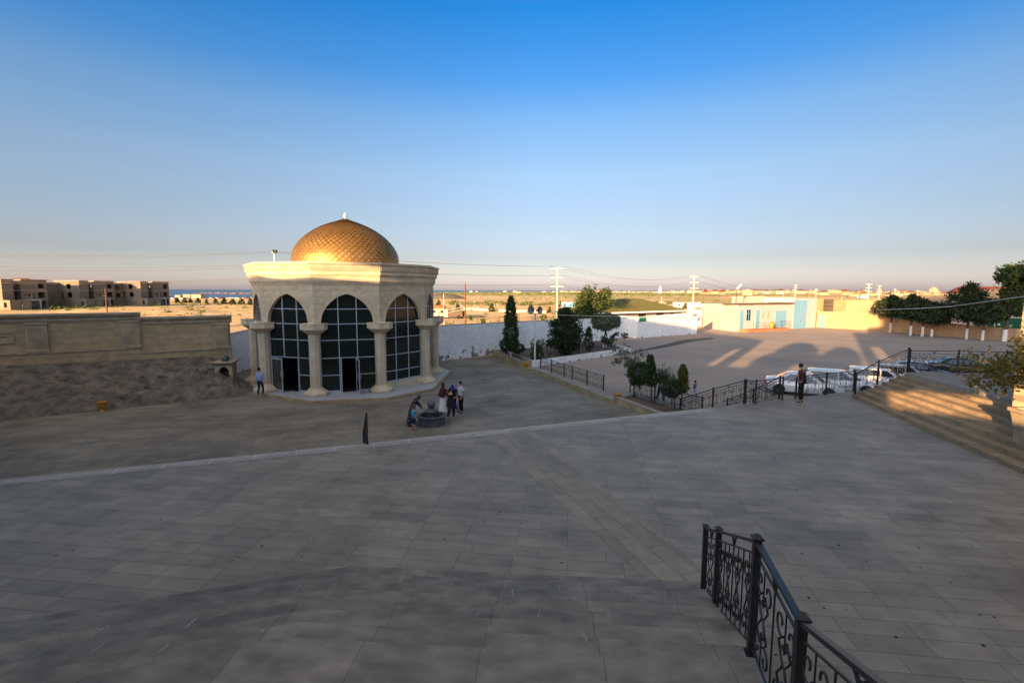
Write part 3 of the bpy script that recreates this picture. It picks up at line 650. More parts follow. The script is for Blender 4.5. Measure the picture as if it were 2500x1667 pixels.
# local x runs from -24 to 0 along the wall; step in height at x = -5.2
for x0, x1, zb, ztp in ((-26, -5.2, 1.5, 5.2), (-5.2, 0, 1.3, 4.87)):
    b_ = MB(); b_.box(x0, x1, 0.02, .5, zb, ztp - .42); b_.build('panel', 'wall_limestone', sw)
    hl = zb + 1.35 if x0 < -10 else zb + 1.35
    MB().box(x0, x1 + (.0 if x1 < 0 else .06), -.10, .02, zb, ztp - 2.72 + .35).build('footing', 'wall_limestone', sw)
    MB().box(x0, x1 + .02, -.16, .018, ztp - 2.37, ztp - 2.27).build('ledge', 'trim_stone', sw)
    c_ = MB(); xx1 = x1 + .12
    for dy, z0, z1 in ((.04, ztp - .50, ztp - .42), (.09, ztp - .42, ztp - .30), (.05, ztp - .30, ztp - .24), (.14, ztp - .24, ztp - .18), (.20, ztp - .18, ztp - .10), (.26, ztp - .10, ztp)):
        c_.box(x0 + .0, xx1, -dy, .5 + dy, z0 + .001, z1)
    c_.build('cornice', 'trim_stone', sw)
for px_, zt_ in ((-.62, 4.87), (-5.62, 5.2), (-10.05, 5.2), (-14.5, 5.2), (-19, 5.2)):
    p_ = MB(); w_ = .48; p_.box(px_ - w_, px_ + w_, -.14, .02, zt_ - 2.27, zt_ - .5)
    for i in range(7): p_.box(px_ - .36 + i * .12 - .03, px_ - .36 + i * .12 + .03, -.17, -.14, zt_ - 2.0, zt_ - .85)
    p_.box(px_ - w_ - .05, px_ + w_ + .05, -.2, .02, zt_ - 2.27, zt_ - 2.13); p_.box(px_ - w_ - .05, px_ + w_ + .05, -.2, .02, zt_ - .62, zt_ - .5)
    p_.build('pilaster', 'trim_stone', sw)
rl = MB(); x0, x1, z0, z1 = -15.6, -11.05, 3.5, 4.15
for a in ((x0, x1, z0, z0 + .05), (x0, x1, z1 - .05, z1), (x0, x0 + .05, z0 + .05, z1 - .05), (x1 - .05, x1, z0 + .05, z1 - .05)): rl.box(a[0], a[1], -.06, .02, a[2], a[3])
rl.box(x0 + .05, x1 - .05, -.02, .02, z0 + .05, z1 - .05)
rp_ = rl.build('relief_panel', 'trim_stone', sw)
sd = MB(); sd.tube([(-15.3, -.04, 3.72), (-14.6, -.05, 3.80), (-13.8, -.05, 3.83), (-13.0, -.05, 3.84), (-12.2, -.05, 3.88), (-11.55, -.05, 3.95)], [.02, .05, .055, .05, .04, .035], 6)
sd.tube([(-15.3, -.04, 3.98), (-14.6, -.05, 3.90), (-13.9, -.05, 3.86)], [.015, .04, .04], 6); sd.tube([(-12.35, -.05, 3.66), (-12.3, -.05, 3.88), (-12.35, -.05, 4.06)], [.02, .05, .02], 6); sd.tube([(-11.6, -.05, 3.9), (-11.4, -.05, 3.99), (-11.32, -.05, 3.9)], .035, 6)
sd.build('sword_relief', 'trim_stone', rp_)

# ---------------------------------------------------------------- white boundary walls
WB0, WB1 = Vector((-7.6, 44.7)), Vector((17.35, 70.5))
def hwall(name, a, b, th, h0, h1, m, label, cat='wall', group=None, cope=None, side=1, segs=None, z0=-.01):
    rt = empty(name, (a[0], a[1], 0), ang(a, b), label, cat, group); L_ = dist(a, b)
    mb = MB(); hs = segs or [(0, h0), (1, h1)]
    for (t0, ha), (t1, hb) in zip(hs, hs[1:]): mb.obox((t0 * L_, 0), (t1 * L_, 0), th, z0, ha, z0, hb, side=side)
    mb.build('wall', m, rt)
    if cope:
        mb = MB()
        for (t0, ha), (t1, hb) in zip(hs, hs[1:]): mb.obox((t0 * L_, -.03), (t1 * L_, -.03), th + .06, ha + .001, ha + .05, hb + .001, hb + .05, side=side)
        mb.build('coping', cope, rt)
    return rt
hwall('boundary_wall', WB0, WB1, .3, 3.3, 2.75, 'white_block', 'long whitewashed block wall with flaking base running behind the cypress bed', segs=[(0, 3.35), (.3, 3.25), (.6, 3.1), (.9, 2.95), (1, 2.8)], cope='concrete_pale')
hwall('boundary_wall', (-22.9, 47.0), (-7.75, 44.62), .3, 3.3, 3.3, 'white_plaster', 'white wall stretch hidden mostly behind the domed pavilion')
hwall('boundary_wall', (-21.9, 34.2), (-22.9, 46.8), .3, 3.15, 3.3, 'white_plaster', 'smooth white wall stretch between the stone wall and the pavilion', cope='concrete_pale', side=1)
s0, s1 = G(1556, 823.5), G(1701, 812)
gw = hwall('screen_wall', s0, s1, .3, 3.0, 3.35, 'white_plaster', 'smooth white screen wall with small green sign before the green roofed house')
MB().obox((.0, .3), (.0, 3.5), .3, -.01, 3.0, side=-1).build('return_wall', 'white_plaster', gw)
sg_ = empty('sign', (s0.x, s0.y, 0), ang(s0, s1), 'small green sign board on the white screen wall', 'sign')
MB().box(.25, 1.65, -.05, -.01, 2.35, 2.9).build('board', mat('sign_green', (.01, .12, .06), rough=.5), sg_)
lt = MB()
for i in range(7): lt.box(.42 + i * .16, .5 + i * .16, -.056, -.05, 2.68, 2.78)
for i in range(5): lt.box(.55 + i * .16, .64 + i * .16, -.056, -.05, 2.47, 2.56)
lt.build('lettering', mat('sign_text', (.02, .3, .2), rough=.5), sg_)
vt = empty('vent_grille', (s0.x, s0.y, 0), ang(s0, s1), 'pale grille set high at the end of the white screen wall', 'vent'); Ls = dist(s0, s1)
mb = MB().box(Ls - 1.3, Ls - .2, -.04, -.005, 2.75, 3.15); [mb.box(Ls - 1.28, Ls - .22, -.06, -.04, 2.78 + i * .07, 2.80 + i * .07) for i in range(5)]; mb.build('grille', 'concrete_pale', vt)
# gate post gap
gp = empty('gate', (17.45, 70.7, 0), ang(WB0, WB1), 'narrow metal gate in the gap between the two white walls', 'gate'); MB().box(0, .9, .1, .16, 0.05, 2.3).build('leaf', 'concrete_pale', gp)

# ---------------------------------------------------------------- the mosque behind the camera: it throws the evening shade
SX, SY = Vector((.834, -.552)), Vector((.552, .834)); TE_ = tan(SUN_EL)
def ST(s, t): v = SX * s + SY * t; return (v.x, v.y)
mq = empty('mosque', (-6, -14, 0), 0, 'unseen limestone mosque behind the viewer, its blocks shaped to shade the court', 'mosque')
def mblock(s0, s1, t0, t1, z0, z1, z1b=None, mb=None):
    z1b = z1 if z1b is None else z1b
    p = [ST(s0, t0), ST(s1, t0), ST(s1, t1), ST(s0, t1)]; p = [(a + 6, b + 14) for a, b in p]
    vs = [(a, b, z0) for a, b in p] + [(p[0][0], p[0][1], z1), (p[1][0], p[1][1], z1b), (p[2][0], p[2][1], z1b), (p[3][0], p[3][1], z1)]
    mb.add(vs, [(3, 2, 1, 0), (4, 5, 6, 7), (0, 1, 5, 4), (1, 2, 6, 5), (2, 3, 7, 6), (3, 0, 4, 7)])
TB = -8.
def hz(t, z=0): return z + (t - TB) * TE_
m1 = MB()  # unseen masses; heights and gaps shaped to set the shade edges
mblock(-47, -28.6, -16, TB, 0, 12.9, 11.85, mb=m1); mblock(-28.6, -23.3, -16, TB, 0, 11.85, 12.4, mb=m1)
mblock(-23.3, -18.7, -16, TB, 0, hz(82), hz(84), mb=m1)
mblock(-18.7, -9.2, -16, TB, 0, hz(84), hz(75.5), mb=m1)
mblock(-9.2, -8.6, -9, TB, 0, hz(46), mb=m1); mblock(-9.2, -8.6, -9, TB, hz(62), hz(75.5), hz(75), mb=m1)
mblock(-8.6, -7.5, -9, TB, 0, hz(75), hz(74), mb=m1)
mblock(-7.5, 2.3, -9, TB, 0, hz(46.5), mb=m1)
mblock(2.3, 9, -9, TB, 0, 7.75, mb=m1)
mblock(2.3, 3.0, -9, TB, 8.6, 9.4, mb=m1)
mblock(3.0, 5.0, -9, TB, 8.7, 11.9, mb=m1); mblock(5.0, 6.6, -9, TB, 11.6, 11.9, mb=m1); mblock(6.6, 9, -9, TB, 7.75, 11.9, mb=m1)
mblock(3.0, 4.1, -9, TB, 11.9, 14.4, mb=m1); mblock(5.9, 9, -9, TB, 11.9, 14.4, mb=m1); mblock(3.0, 9, -9, TB, 14.4, 18.5, mb=m1)
mblock(9, 44, -12, TB, 0, 28, 28, mb=m1); mblock(7.1, 9, -9, TB, 18.5, 28, mb=m1); mblock(-25.7, -23.3, -12, TB, 13.9, 16.2, mb=m1)  # last block floats, added only to shade the end of the white wall
m1.build('walls', 'wall_limestone', mq)

# long wing on the right whose corner pillar shows at the edge of the picture
wg = empty('stone_pillar', (16.36, 15.5, 2.8), R(0), 'sunlit limestone block pillar rising at the right edge of the photo', 'pillar')
mb = MB()
for i in range(60):
    e = .0 if i % 2 else .004
    mb.box(0 - e, 8, -1.4 - e, 0, i * .2, i * .2 + .188)
mb.box(.02, 8, -1.38, -.02, -.5, 12.0); mb.build('shaft', 'tomb_limestone', wg)

# ---------------------------------------------------------------- green roofed house behind the screen wall
ga_, gb_ = Z(1440, 770, 80), Z(1700, 770, 92)
A = G(1450, 800); ang_ = ang(s0, s1)
hs_o = Vector((12.8, 71.6, 0)); dirx = Vector((cos(ang_), sin(ang_), 0)); diry = Vector((-dirx.y, dirx.x, 0))
gh = empty('bungalow', tuple(hs_o), ang_, 'low white bungalow with wide olive green hipped metal roof', 'house')
HLn, HWd = 20.3, 9.
MB().box(.6, HLn - .6, .6, HWd - .6, 0, 3.4).build('wall', 'cream_plaster', gh)
ev = 3.45; rg = 5.35
mb = MB().add([(-.2, -.2, ev), (HLn + .2, -.2, ev), (HLn + .2, HWd + .2, ev), (-.2, HWd + .2, ev), (8.4, HWd / 2, rg), (HLn - 6.5, HWd / 2, rg)], [(0, 1, 5, 4), (1, 2, 5), (2, 3, 4, 5), (3, 0, 4), (3, 2, 1, 0)])
rf = mb.build('roof', 'green_roof', gh)
rb_ = MB()
for i in range(1, 40):
    x = -.2 + i * (HLn + .4) / 40; t = min(1, (x + .2) / 8.6, (HLn + .2 - x) / 6.7); rb_.bar((x, -.2, ev + .02), (x, -.2 + t * (HWd / 2 + .2), ev + .02 + t * (rg - ev)), .03, .03)
rb_.build('seam', 'green_roof', rf)
MB().box(-.25, HLn + .25, -.3, -.2, ev - .22, ev + .02).build('gutter', 'white_paint', gh)
for x in (9.2, 13.4, 17.0):
    wv = MB().box(x, x + (1.6 if x < 16 else .6), .55, .62, 2.55, 3.05).build('window', 'interior_dark', gh)
    MB().box(x - .06, x + (1.66 if x < 16 else .66), .53, .56, 3.05, 3.11).build('frame', 'white_paint', wv)
rb_ = MB(); f0 = Vector((8.2, -.1, ev + .08)); f1 = Vector((8.8, HWd / 2 - .2, rg + .06))
for o_ in (0, .45): rb_.bar(f0 + Vector((o_, 0, 0)), f1 + Vector((o_, 0, 0)), .05)
for i in range(12): p = f0.lerp(f1, i / 11); rb_.bar(p, p + Vector((.45, 0, 0)), .03)
tag(rb_.build('ladder', 'bark', None, tuple(hs_o)), 'thin brown ladder lying on the olive green hipped roof', 'ladder').rotation_euler[2] = ang_
# white wall continuing behind, with low parapet
hwall('yard_wall', G(1702, 790) + Vector((0, 6, 0)), G(1716, 796) + Vector((0, 1.5, 0)), .3, 3.2, 3.1, 'white_plaster', 'short pale yard wall between the green roofed house and the workshop')

# ---------------------------------------------------------------- workshop with blue doors
w0, w1, w2 = G(1715, 797), G(1797, 806.5), G(1990, 795)
ws = empty('workshop', tuple(w1), ang(w1, w2), 'long low pink and cream workshop with sky blue doors across the car park', 'workshop')
LW = dist(w1, w2); a2 = ang(w1, w0) - ang(w1, w2); LL = dist(w1, w0); lx_, ly_ = cos(a2) * LL, sin(a2) * LL
xt = .70 * LW
mb = MB(); mb.prism([(0, 0), (xt, 0), (xt, 8), (lx_ + 3, ly_), (lx_, ly_)], -.01, 4.45); mb.build('front_wall', 'cream_plaster', ws)
mb = MB(); mb.prism([(xt, -.0), (LW, -.0), (LW, 8), (xt, 8)], -.01, 5.55); mb.build('tall_bay', 'cream_plaster', ws)
mb = MB(); mb.obox((0, .004), (lx_, ly_), .12, -.01, 4.45, -.01, 4.2, side=-1) ; mb.build('side_wall', 'cream_block', ws)
mb = MB(); rn = random.Random(5)
pts = [(-.15 + i * (xt - .2) / 16, 0) for i in range(17)]
for (a, _), (b, _) in zip(pts, pts[1:]): mb.box(a, b, -.25 + rn.uniform(-.06, .06), 3, 4.452, 4.52 + rn.uniform(0, .07) + (.1 if a > xt * .6 else 0))
mb.build('roof_edge', 'bark', ws)
MB().box(xt - 8.5, xt, 6, 6.4, 4.5, 5.75).build('back_wall', 'cream_block', ws)
MB().box(xt - .1, LW + .15, -.12, 2, 5.552, 5.64).build('coping', 'concrete_pale', ws)
def door_(x0, x1, z1, leaves=1, nm='door', z0=0.02):
    d = MB(); n_l = leaves
    for i in range(n_l): d.box(x0 + (x1 - x0) * i / n_l + .02, x0 + (x1 - x0) * (i + 1) / n_l - .02, -.05, -.003, z0, z1)
    o = d.build(nm, 'sky_blue_paint', ws); f = MB()
    f.box(x0 - .1, x0, -.03, .0 - .003, z0, z1 + .1); f.box(x1, x1 + .1, -.03, -.003, z0, z1 + .1); f.box(x0, x1, -.03, -.003, z1, z1 + .1); f.build('frame', 'cream_plaster', o)
    MB().box(x1 - .35 if leaves == 1 else (x0 + x1) / 2 + .08, (x1 - .28) if leaves == 1 else (x0 + x1) / 2 + .16, -.09, -.05, 1.2, 1.5).build('handle', 'bark', o); return o
def WX(px_):   # distance along the front for a bearing
    d = ray(px_, 790); k_ = w2 - w1; den = d[0] * k_.y - d[1] * k_.x; return LW * (-(w1.x * d[1] - w1.y * d[0]) / (d[1] * k_.x - d[0] * k_.y)) if 0 else LW * ((w1.y * d[0] - w1.x * d[1]) / (k_.x * d[1] - k_.y * d[0]))
door_(WX(1804.5), WX(1813), 3.55); 
door_(WX(1843), WX(1853), 3.5); door_(WX(1891), WX(1918.5), 3.3, 2); door_(WX(1935), WX(1967), 5.05, 2, 'tall_door')
for a, b in ((1821, 1830),): 
    o = MB().box(WX(a), WX(b), -.03, -.004, 1.8, 3.55).build('window', 'glass_dark', ws); f = MB(); A_, B_ = WX(a), WX(b)
    for x in (A_ - .1, (A_ + B_) / 2 - .04, B_): f.box(x, x + .09, -.06, -.03, 1.75, 3.6)
    for z in (1.72, 2.9, 3.57): f.box(A_, B_, -.055, -.03, z, z + .08)
    f.build('frame', 'sky_blue_paint', o)
for a in (1861, 1872.5): MB().box(WX(a), WX(a + 2.6), -.02, -.004, 2.1, 3.3).build('niche', 'tan_plaster', ws)
pt = empty('raised_porch', tuple(w1), ang(w1, w2), 'low red brick porch with thin dark rail and dry creeper by the blue door', 'porch')
MB().box(.6, WX(1905), -1.7, -.06, -.004, .38).build('floor', mat('brick_red', (.45, .17, .09), noise=.2), pt)
rl_ = MB(); xs = [1.9, 4.6, 7.4, WX(1884), WX(1904)]
for x in xs: rl_.bar((x, -1.75, 0), (x, -1.75, 1.5), .05)
rl_.bar((xs[0], -1.75, 1.48), (xs[3], -1.75, 1.48), .04); rl_.bar((xs[3], -1.75, 1.5), (xs[4], -1.75, 1.5), .04); rl_.bar((xs[0], -1.75, .9), (xs[4], -1.75, .9), .03); rl_.bar((xs[4], -1.75, 1.48), (xs[4], -.06, 1.48), .04)
rl_.build('railing', 'black_paint', pt)
jr = empty('clay_jar', tuple(w1 + (w2 - w1).normalized() * WX(1868)  + Vector((.5, -1.1, .38))), 0, 'orange clay jar standing on the porch of the workshop', 'jar')
MB().lathe([(.2, 0), (.38, .3), (.42, .6), (.3, .95), (.2, 1.05), (.24, 1.15)], 14).build('body', mat('clay', (.55, .22, .05)), jr)
# walls to the right of the workshop
r0, r1, r2 = G(1992, 795), G(2062, 798), G(2147, 802.5)
hwall('yard_wall', r0, r1, .3, 3.0, 3.1, 'ochre_block', 'cream rendered yard wall with a small blue door right of the workshop')
d = MB().box(.35, 1.35, -.06, -.005, 0.02, 2.3).build('door', mat('sunlit_blue_paint', (.10, .23, .27), rough=.6), [o for o in D.objects if o.name.startswith('yard_wall')][-1])
rr = G(2062, 799); rw1 = G(2480, 828)
hwall('yard_wall', r1, r2, .35, 5.0, 5.2, 'ochre_block', 'tall sunlit cream block wall at the far corner of the car park')
hwall('yard_wall', r2, rw1, .35, 2.6, 2.1, 'ochre_block', 'low cream wall in shade behind the row of conifers', segs=[(0, 3.2), (.12, 2.2), (1, 1.75)])
q0, q1 = Z(1980, 742, 108), Z(2075, 744, 108)
hwall('compound_wall', (q0.x, q0.y), Z(2160, 730, 112).xy, .3, 4.6, 5.1, 'tan_plaster', 'ochre compound wall with black gate beyond the workshop', z0=-.6, side=0)
MB().box(0, 5.5, -.3, .3, 4.6, 5.0).build('wall_cap', 'tan_plaster', [o for o in D.objects if o.name.startswith('compound_wall')][-1])
gq0, gq1 = Z(2010, 750, 107.6), Z(2033, 750, 107.6)
gt = empty('iron_gate', (gq0.x, gq0.y, 2.4), ang(gq0, gq1), 'black double iron gate set high in the ochre compound wall', 'gate')
g_ = MB(); Lg = dist(gq0, gq1)
for i in range(13): g_.bar((i * Lg / 12, 0, 0), (i * Lg / 12, 0, 2.6 - .2 * (i % 2)), .09)
for z in (.05, 1.1, 1.9, 2.5): g_.bar((0, 0, z), (Lg, 0, z), .1)
g_.build('leaf', 'black_paint', gt)
# building behind the conifers with hipped slate roof and green fascia boards
bA, bB = Z(2175, 750, 98), Z(2500, 760, 80)
bs = empty('depot_building', (bA.x, bA.y, 0), ang(bA, bB), 'wide cream building with low grey hipped roof and green fascia behind the conifers', 'building')
BL = 40.; MB().box(0, BL, 0, 16, -.3, 4.3).build('wall', 'cream_block', bs)
e_ = 4.3
MB().add([(-1, -1, e_), (BL + 1, -1, e_), (BL + 1, 17, e_), (-1, 17, e_), (12, 8, e_ + 2.9), (BL - 12, 8, e_ + 2.9)], [(0, 1, 5, 4), (1, 2, 5), (2, 3, 4, 5), (3, 0, 4), (3, 2, 1, 0)]).build('roof', 'slate_roof', bs)
MB().box(-1.02, BL + 1, -1.1, -1.0, e_ - .35, e_ + .02).build('gutter', 'bark', bs)
def LX(p_):
    d = ray(p_, 760); a_, k_ = bA, (bB - bA).normalized(); return (a_.y * d[0] - a_.x * d[1]) / (k_.x * d[1] - k_.y * d[0])
bn = MB().box(LX(2182), LX(2324), -.12, -.01, .8, 2.55).build('fascia_board', 'green_banner', bs)
bn2 = MB().box(LX(2412), LX(2520), -.12, -.01, .6, 2.3).build('fascia_board', 'green_banner', bs)
def text(s, size, m, parent, loc, rot, ext=.02, sx=1.0):
    cu = D.curves.new('text', 'FONT'); cu.body = s; cu.size = size; cu.extrude = ext; cu.resolution_u = 3; to = D.objects.new('t', cu); col.objects.link(to)
    dg = bpy.context.evaluated_depsgraph_get(); me = D.meshes.new_from_object(to.evaluated_get(dg)); D.objects.remove(to); me.materials.clear(); me.materials.append(MATS[m])
    o = D.objects.new('lettering', me); col.objects.link(o); o.parent = parent; o.location = loc; o.rotation_euler = rot; o.scale = (sx, 1, 1); return o
text('TIVAM.', .68, 'white_paint', bn, (LX(2276), -.15, 1.85), (pi / 2, 0, 0), sx=1.3)
text('C P', .6, 'white_paint', bn, (LX(2288), -.15, 1.25), (pi / 2, 0, 0), sx=1.3)
text('J A', .6, 'white_paint', bn2, (LX(2430), -.15, .9), (pi / 2, 0, 0), sx=1.2); text('U', .5, 'white_paint', bn2, (LX(2468), -.15, .85), (pi / 2, 0, 0))
# red roofed house behind
hA = Z(2405, 705, 120)
rh = empty('gable_house', (hA.x, hA.y, 0), R(-35), 'house with dark red roof and sunlit yellow gable behind the grey roof', 'house')
MB().box(-6, 6, 0, 8, 0, 6.3).build('wall', 'cream_block', rh)
MB().add([(-6.5, -.5, 6.3), (6.5, -.5, 6.3), (6.5, 8.5, 6.3), (-6.5, 8.5, 6.3), (-4.5, 4, 8.0), (6.5, 4, 8.0)], [(0, 1, 5, 4), (2, 3, 4, 5), (3, 0, 4)]).build('roof', 'red_roof', rh)
MB().add([(0, -.9, 6.3), (6.5, -.9, 6.3), (3.2, -.9, 7.75), (0, 4, 6.3), (6.5, 4, 6.3), (3.2, 4, 7.75)], [(0, 1, 2), (1, 4, 5, 2), (3, 0, 2, 5)]).build('gable', mat('gable_yellow', (.42, .25, .09)), rh)

# ---------------------------------------------------------------- unfinished concrete blocks of flats, far left
U0_, U1_ = Vector((-150.0, 211.3)), Vector((-177.3, 167.6)); uang = R(78)
def flats(loc, label, link=None):
    b = empty('unfinished_block', loc, uang, label, 'building', 'unfinished three storey blocks in the field')
    fr = -.0
    # local x along the row, y into depth; each block: side bay, stair bay, long bay, link
    w = MB()
    def shell(x0, x1, y0, y1, z0, z1, holes_f=(), holes_l=(), holes_r=()):
        t = .3
        def face(u0, u1, holes, put):
            zs = sorted({z0, z1} | {h[2] for h in holes} | {h[3] for h in holes}); us_ = sorted({u0, u1} | {h[0] for h in holes} | {h[1] for h in holes})
            for a, c in zip(us_, us_[1:]):
                run = None
                for d, e in zip(zs, zs[1:]):
                    if any(h[0] <= (a + c) / 2 <= h[1] and h[2] <= (d + e) / 2 <= h[3] for h in holes):
                        if run: put(a, c, run[0], run[1]); run = None
                    else: run = (run[0], e) if run else (d, e)
                if run: put(a, c, run[0], run[1])
        face(x0, x1, holes_f, lambda a, c, d, e: w.box(a, c, y0, y0 + t, d, e))
        face(x0, x1, [(h[0], h[1], h[2], h[3]) for h in holes_f[::2]], lambda a, c, d, e: w.box(a, c, y1 - t, y1, d, e))
        face(y0 + t, y1 - t, holes_l, lambda a, c, d, e: w.box(x0, x0 + t, a, c, d, e))
        face(y0 + t, y1 - t, holes_r, lambda a, c, d, e: w.box(x1 - t, x1, a, c, d, e))
    H3 = 10.2
    shell(0, 5.2, 3, 15, 0, H3, [], [(7.2, 9.2, 7.2, 9.0), (6.8, 9.0, 3.9, 5.8), (11.2, 12, 3.5, 6.0)])
    shell(5.2, 9.0, 8, 14, 0, H3)
    shell(9.0, 21.5, 3.6, 13, 0, H3, [(17.2, 20.2, 7.3, 9.2), (16.9, 20.4, 3.9, 5.9), (16.9, 20.4, .6, 2.7), (12.2, 13.2, 4.4, 5.4), (14.6, 15.3, 3.7, 5.6), (10.5, 11.0, 4.5, 5.6)], [(1, 1.6, 7.6, 8.7)] and [(4.6, 5.4, 7.8, 8.7)])
    shell(-.6, 9.0, -.6, 3, 0, 3.3, [(4.2, 5.0, .9, 2.5)], [(.9, 2.2, .8, 2.5)])
    if link: shell(21.5, link[0], link[1], link[1] + 5, 0, 9.4, [(24.6, 27.4, 6.9, 8.6), (24.9, 27.6, 3.7, 5.4), (22.2, 23, 4.3, 5.3)])
    wall = w.build('wall', 'raw_block', b)
    s = MB()
    for z in (3.3, 6.6): s.box(.3, 21.2, 4.2, 12.6, z - .2, z)
    if link: [s.box(21.5, link[0] - .3, link[1] + .35, link[1] + 4.6, z - .2, z) for z in (3.3, 6.4)]
    s.box(-.3, 5.5, 2.7, 15.3, H3, H3 + .2); s.box(5.5, 8.9, 7.6, 15.3, H3, H3 + .2); s.box(8.9, 21.9, 3.2, 15.3, H3, H3 + .22)
    if link: s.box(21.95, link[0], link[1] - .3, link[1] + 5.2, 9.4, 9.6)
    for z in (3.25, 6.5): s.box(-.02, 5.22, 2.96, 3, z, z + .2); s.box(9, 21.52, 3.56, 3.6, z, z + .2)
    s.build('floor_slab', 'raw_concrete', b)
    p = MB(); p.box(10.2, 15.6, 1.2, 1.6, 3.0, 3.3); p.box(10.2, 10.7, 1.2, 1.7, 0, 3.0); p.box(15.1, 15.6, 1.2, 1.7, 0, 3.0); p.box(10.2, 15.6, 1.7, 3.6, 3.05, 3.28); p.build('porch', mat('porch_concrete', (.42, .42, .44)), b)
    r = MB(); rn = random.Random(int(loc[0]))
    for i in range(16): x, y = rn.choice([0, 3, 6, 9, 13, 17, 21]) + rn.uniform(-.3, .3), rn.choice([3.2, 8, 13]); r.bar((x, y, H3), (x, y, H3 + rn.uniform(.5, 1.0)), .12)
    r.build('rebar', 'rust', b); b.scale = (.64, 1, 1); return b
for x_, y_, lk_, lb_ in ((346, 750.5, None, 'bare concrete block nearest the sea at the right end of the unfinished row'), (197, 754.5, (29.5, 5.5), 'middle unfinished concrete block in the row with sunlit side bay'), (9, 761, (37, 12), 'unfinished concrete block cut by the left edge of the photo')):
    g_0 = G(x_, y_, 0); ax = Vector((cos(uang), sin(uang), 0)); ay = Vector((-ax.y, ax.x, 0)); o3 = g_0 - ay * 3
    flats((o3.x, o3.y, -.4), lb_, lk_)
rr_ = empty('distant_house', (-238, 236, -.9), 0, 'far house whose red roof peeps over the unfinished blocks', 'house'); MB().add([(-9, -6, 9.4), (9, -6, 9.4), (9, 6, 9.4), (-9, 6, 9.4), (-3, 0, 12.8), (3, 0, 12.8)], [(0, 1, 5, 4), (1, 2, 5), (2, 3, 4, 5), (3, 0, 4)]).build('roof', 'red_roof', rr_); MB().box(-8, 8, -5, 5, 0, 9.4).build('wall', 'raw_block', rr_)

# ---------------------------------------------------------------- iron railings with scrollwork
def scroll_curves(hh, w_):
    """heart scroll over a mirrored one, centred on u = 0, v from -hh/2 to hh/2"""
    out = []; q = hh * .25
    for s_ in (-1, 1):
        up = []
        for i in range(15):
            a = R(-100 + i * (360 / 14.)); rr = w_ * (.18 + .82 * min(1, i / 7)) * .5
            up.append((s_ * (w_ * .52 - rr * cos(a) * -1 * -1 + 0), q + w_ * .25 + rr * sin(a)))
        # simple volute: start at the eye and open outwards, then sweep to the centre
        pts = []
        for i in range(14):
            t = i / 13; a = R(200 - 400 * t); rr = w_ * (.12 + .36 * min(1, t * 1.4)); pts.append((s_ * (w_ * .5 + rr * cos(a) * .95), q + w_ * .35 + rr * sin(a)))
        pts = pts[:12]
        pts += [(s_ * w_ * .62, q - w_ * .35), (s_ * w_ * .2, q - w_ * .85), (-s_ * w_ * .15, 0)]
        low = [(-x, -y) for x, y in pts[::-1]]
        out.append(pts + low[1:])
    return out
def railing(label, pts, h=1.05, n=5, gap=.47, group=None, detail=1, post=.06, flat_top=True, motif=.17, name='iron_railing', posts=True):
    """pts: feet of the posts"""
    o0 = Vector(pts[0]); rt = empty(name, tuple(o0), 0, label, 'railing', group)
    P = [Vector(p) - o0 for p in pts]; up = Vector((0, 0, 1))
    for p in P if posts else []:
        mb = MB(); d = (P[1] - P[0]); a = atan2(d.y, d.x); q = Matrix.Rotation(a, 3, 'Z'); s_ = post / 2
        def sq(r, z): return [tuple(p + q @ Vector((sx * r, sy * r, z))) for sx, sy in ((-1, -1), (1, -1), (1, 1), (-1, 1))]
        mb.loft([sq(s_, 0), sq(s_, h)]); mb.loft([sq(s_ * 1.45, h + .001), sq(s_ * 1.45, h + .018), sq(s_ * .1, h + .055)])
        mb.loft([sq(s_ * 1.6, -.001), sq(s_ * 1.6, .012)]); mb.build('post', 'iron', rt)
    hr = MB()
    for a, b in zip(P, P[1:]):
        L_ = (b - a).length; hr.bar(a + up * (h - .03), b + up * (h - .03), .055, .035)
        bay = MB(); z1, z0 = h - .16, .10
        bay.bar(a + up * z1, b + up * z1, .02); bay.bar(a + up * z0, b + up * z0, .02)
        m = max(1, round(L_ / gap)); hd = (b - a)
        for i in range(m):
            c = a + hd * ((i + .5) / m); e = a + hd * (i / m)
            if i: bay.bar(e + up * z0, e + up * z1, .014)
            ux = hd.normalized(); ux2 = Vector((ux.x, ux.y, ux.z)); mid = (z0 + z1) / 2 - .01
            bay.bar(c + up * (mid + .12), c + up * z1, .012); bay.bar(c + up * z0, c + up * (mid - .12), .012)
            for cv in scroll_curves(z1 - z0, min(motif, L_ / m * .40)):
                bay.tube([c + ux2 * u + up * (mid + v) for u, v in cv], .010 if detail > 1 else .012, n if detail > 1 else 4)
            for dv in (.17, -.17): bay.bar(c + ux2 * -.035 + up * (mid + dv), c + ux2 * .035 + up * (mid + dv), .03)
        # small crest between hand rail and sub rail
        c = (a + b) / 2; ux = hd.normalized()
        for u, v in ((-.05, .07), (.05, .07), (0, .03)): bay.tube([c + up * (z1), c + ux * u + up * (z1 + v), c + ux * u * 1.8 + up * (z1 + v + .03)], .014, 4)
        bay.build('scroll_panel', 'iron', rt)
    hr.build('handrail', 'iron', rt); return rt
fp = [(3.12, 7.40, T), (2.98, 6.62, T + .36), (2.47, 4.62, T + 1.29), (2.20, 3.42, 3.0), (1.75, 1.6, 3.75)]
railing('black scrollwork railing climbing the nearest steps at the bottom right', fp, 1.24, n=7, gap=.62, detail=2, post=.072, motif=.28)
kp = [G(x, y, .31) for x, y in ((1319.5, 900), (1347, 909), (1378, 920), (1397, 926), (1433.5, 939), (1474, 951.5))]
railing('long low black railing standing on the stone kerb beside the court', [tuple(p) for p in kp], .98, group=None)
e_a = G(898, 1086, T); nn_ = Vector((-.36, .93, 0))
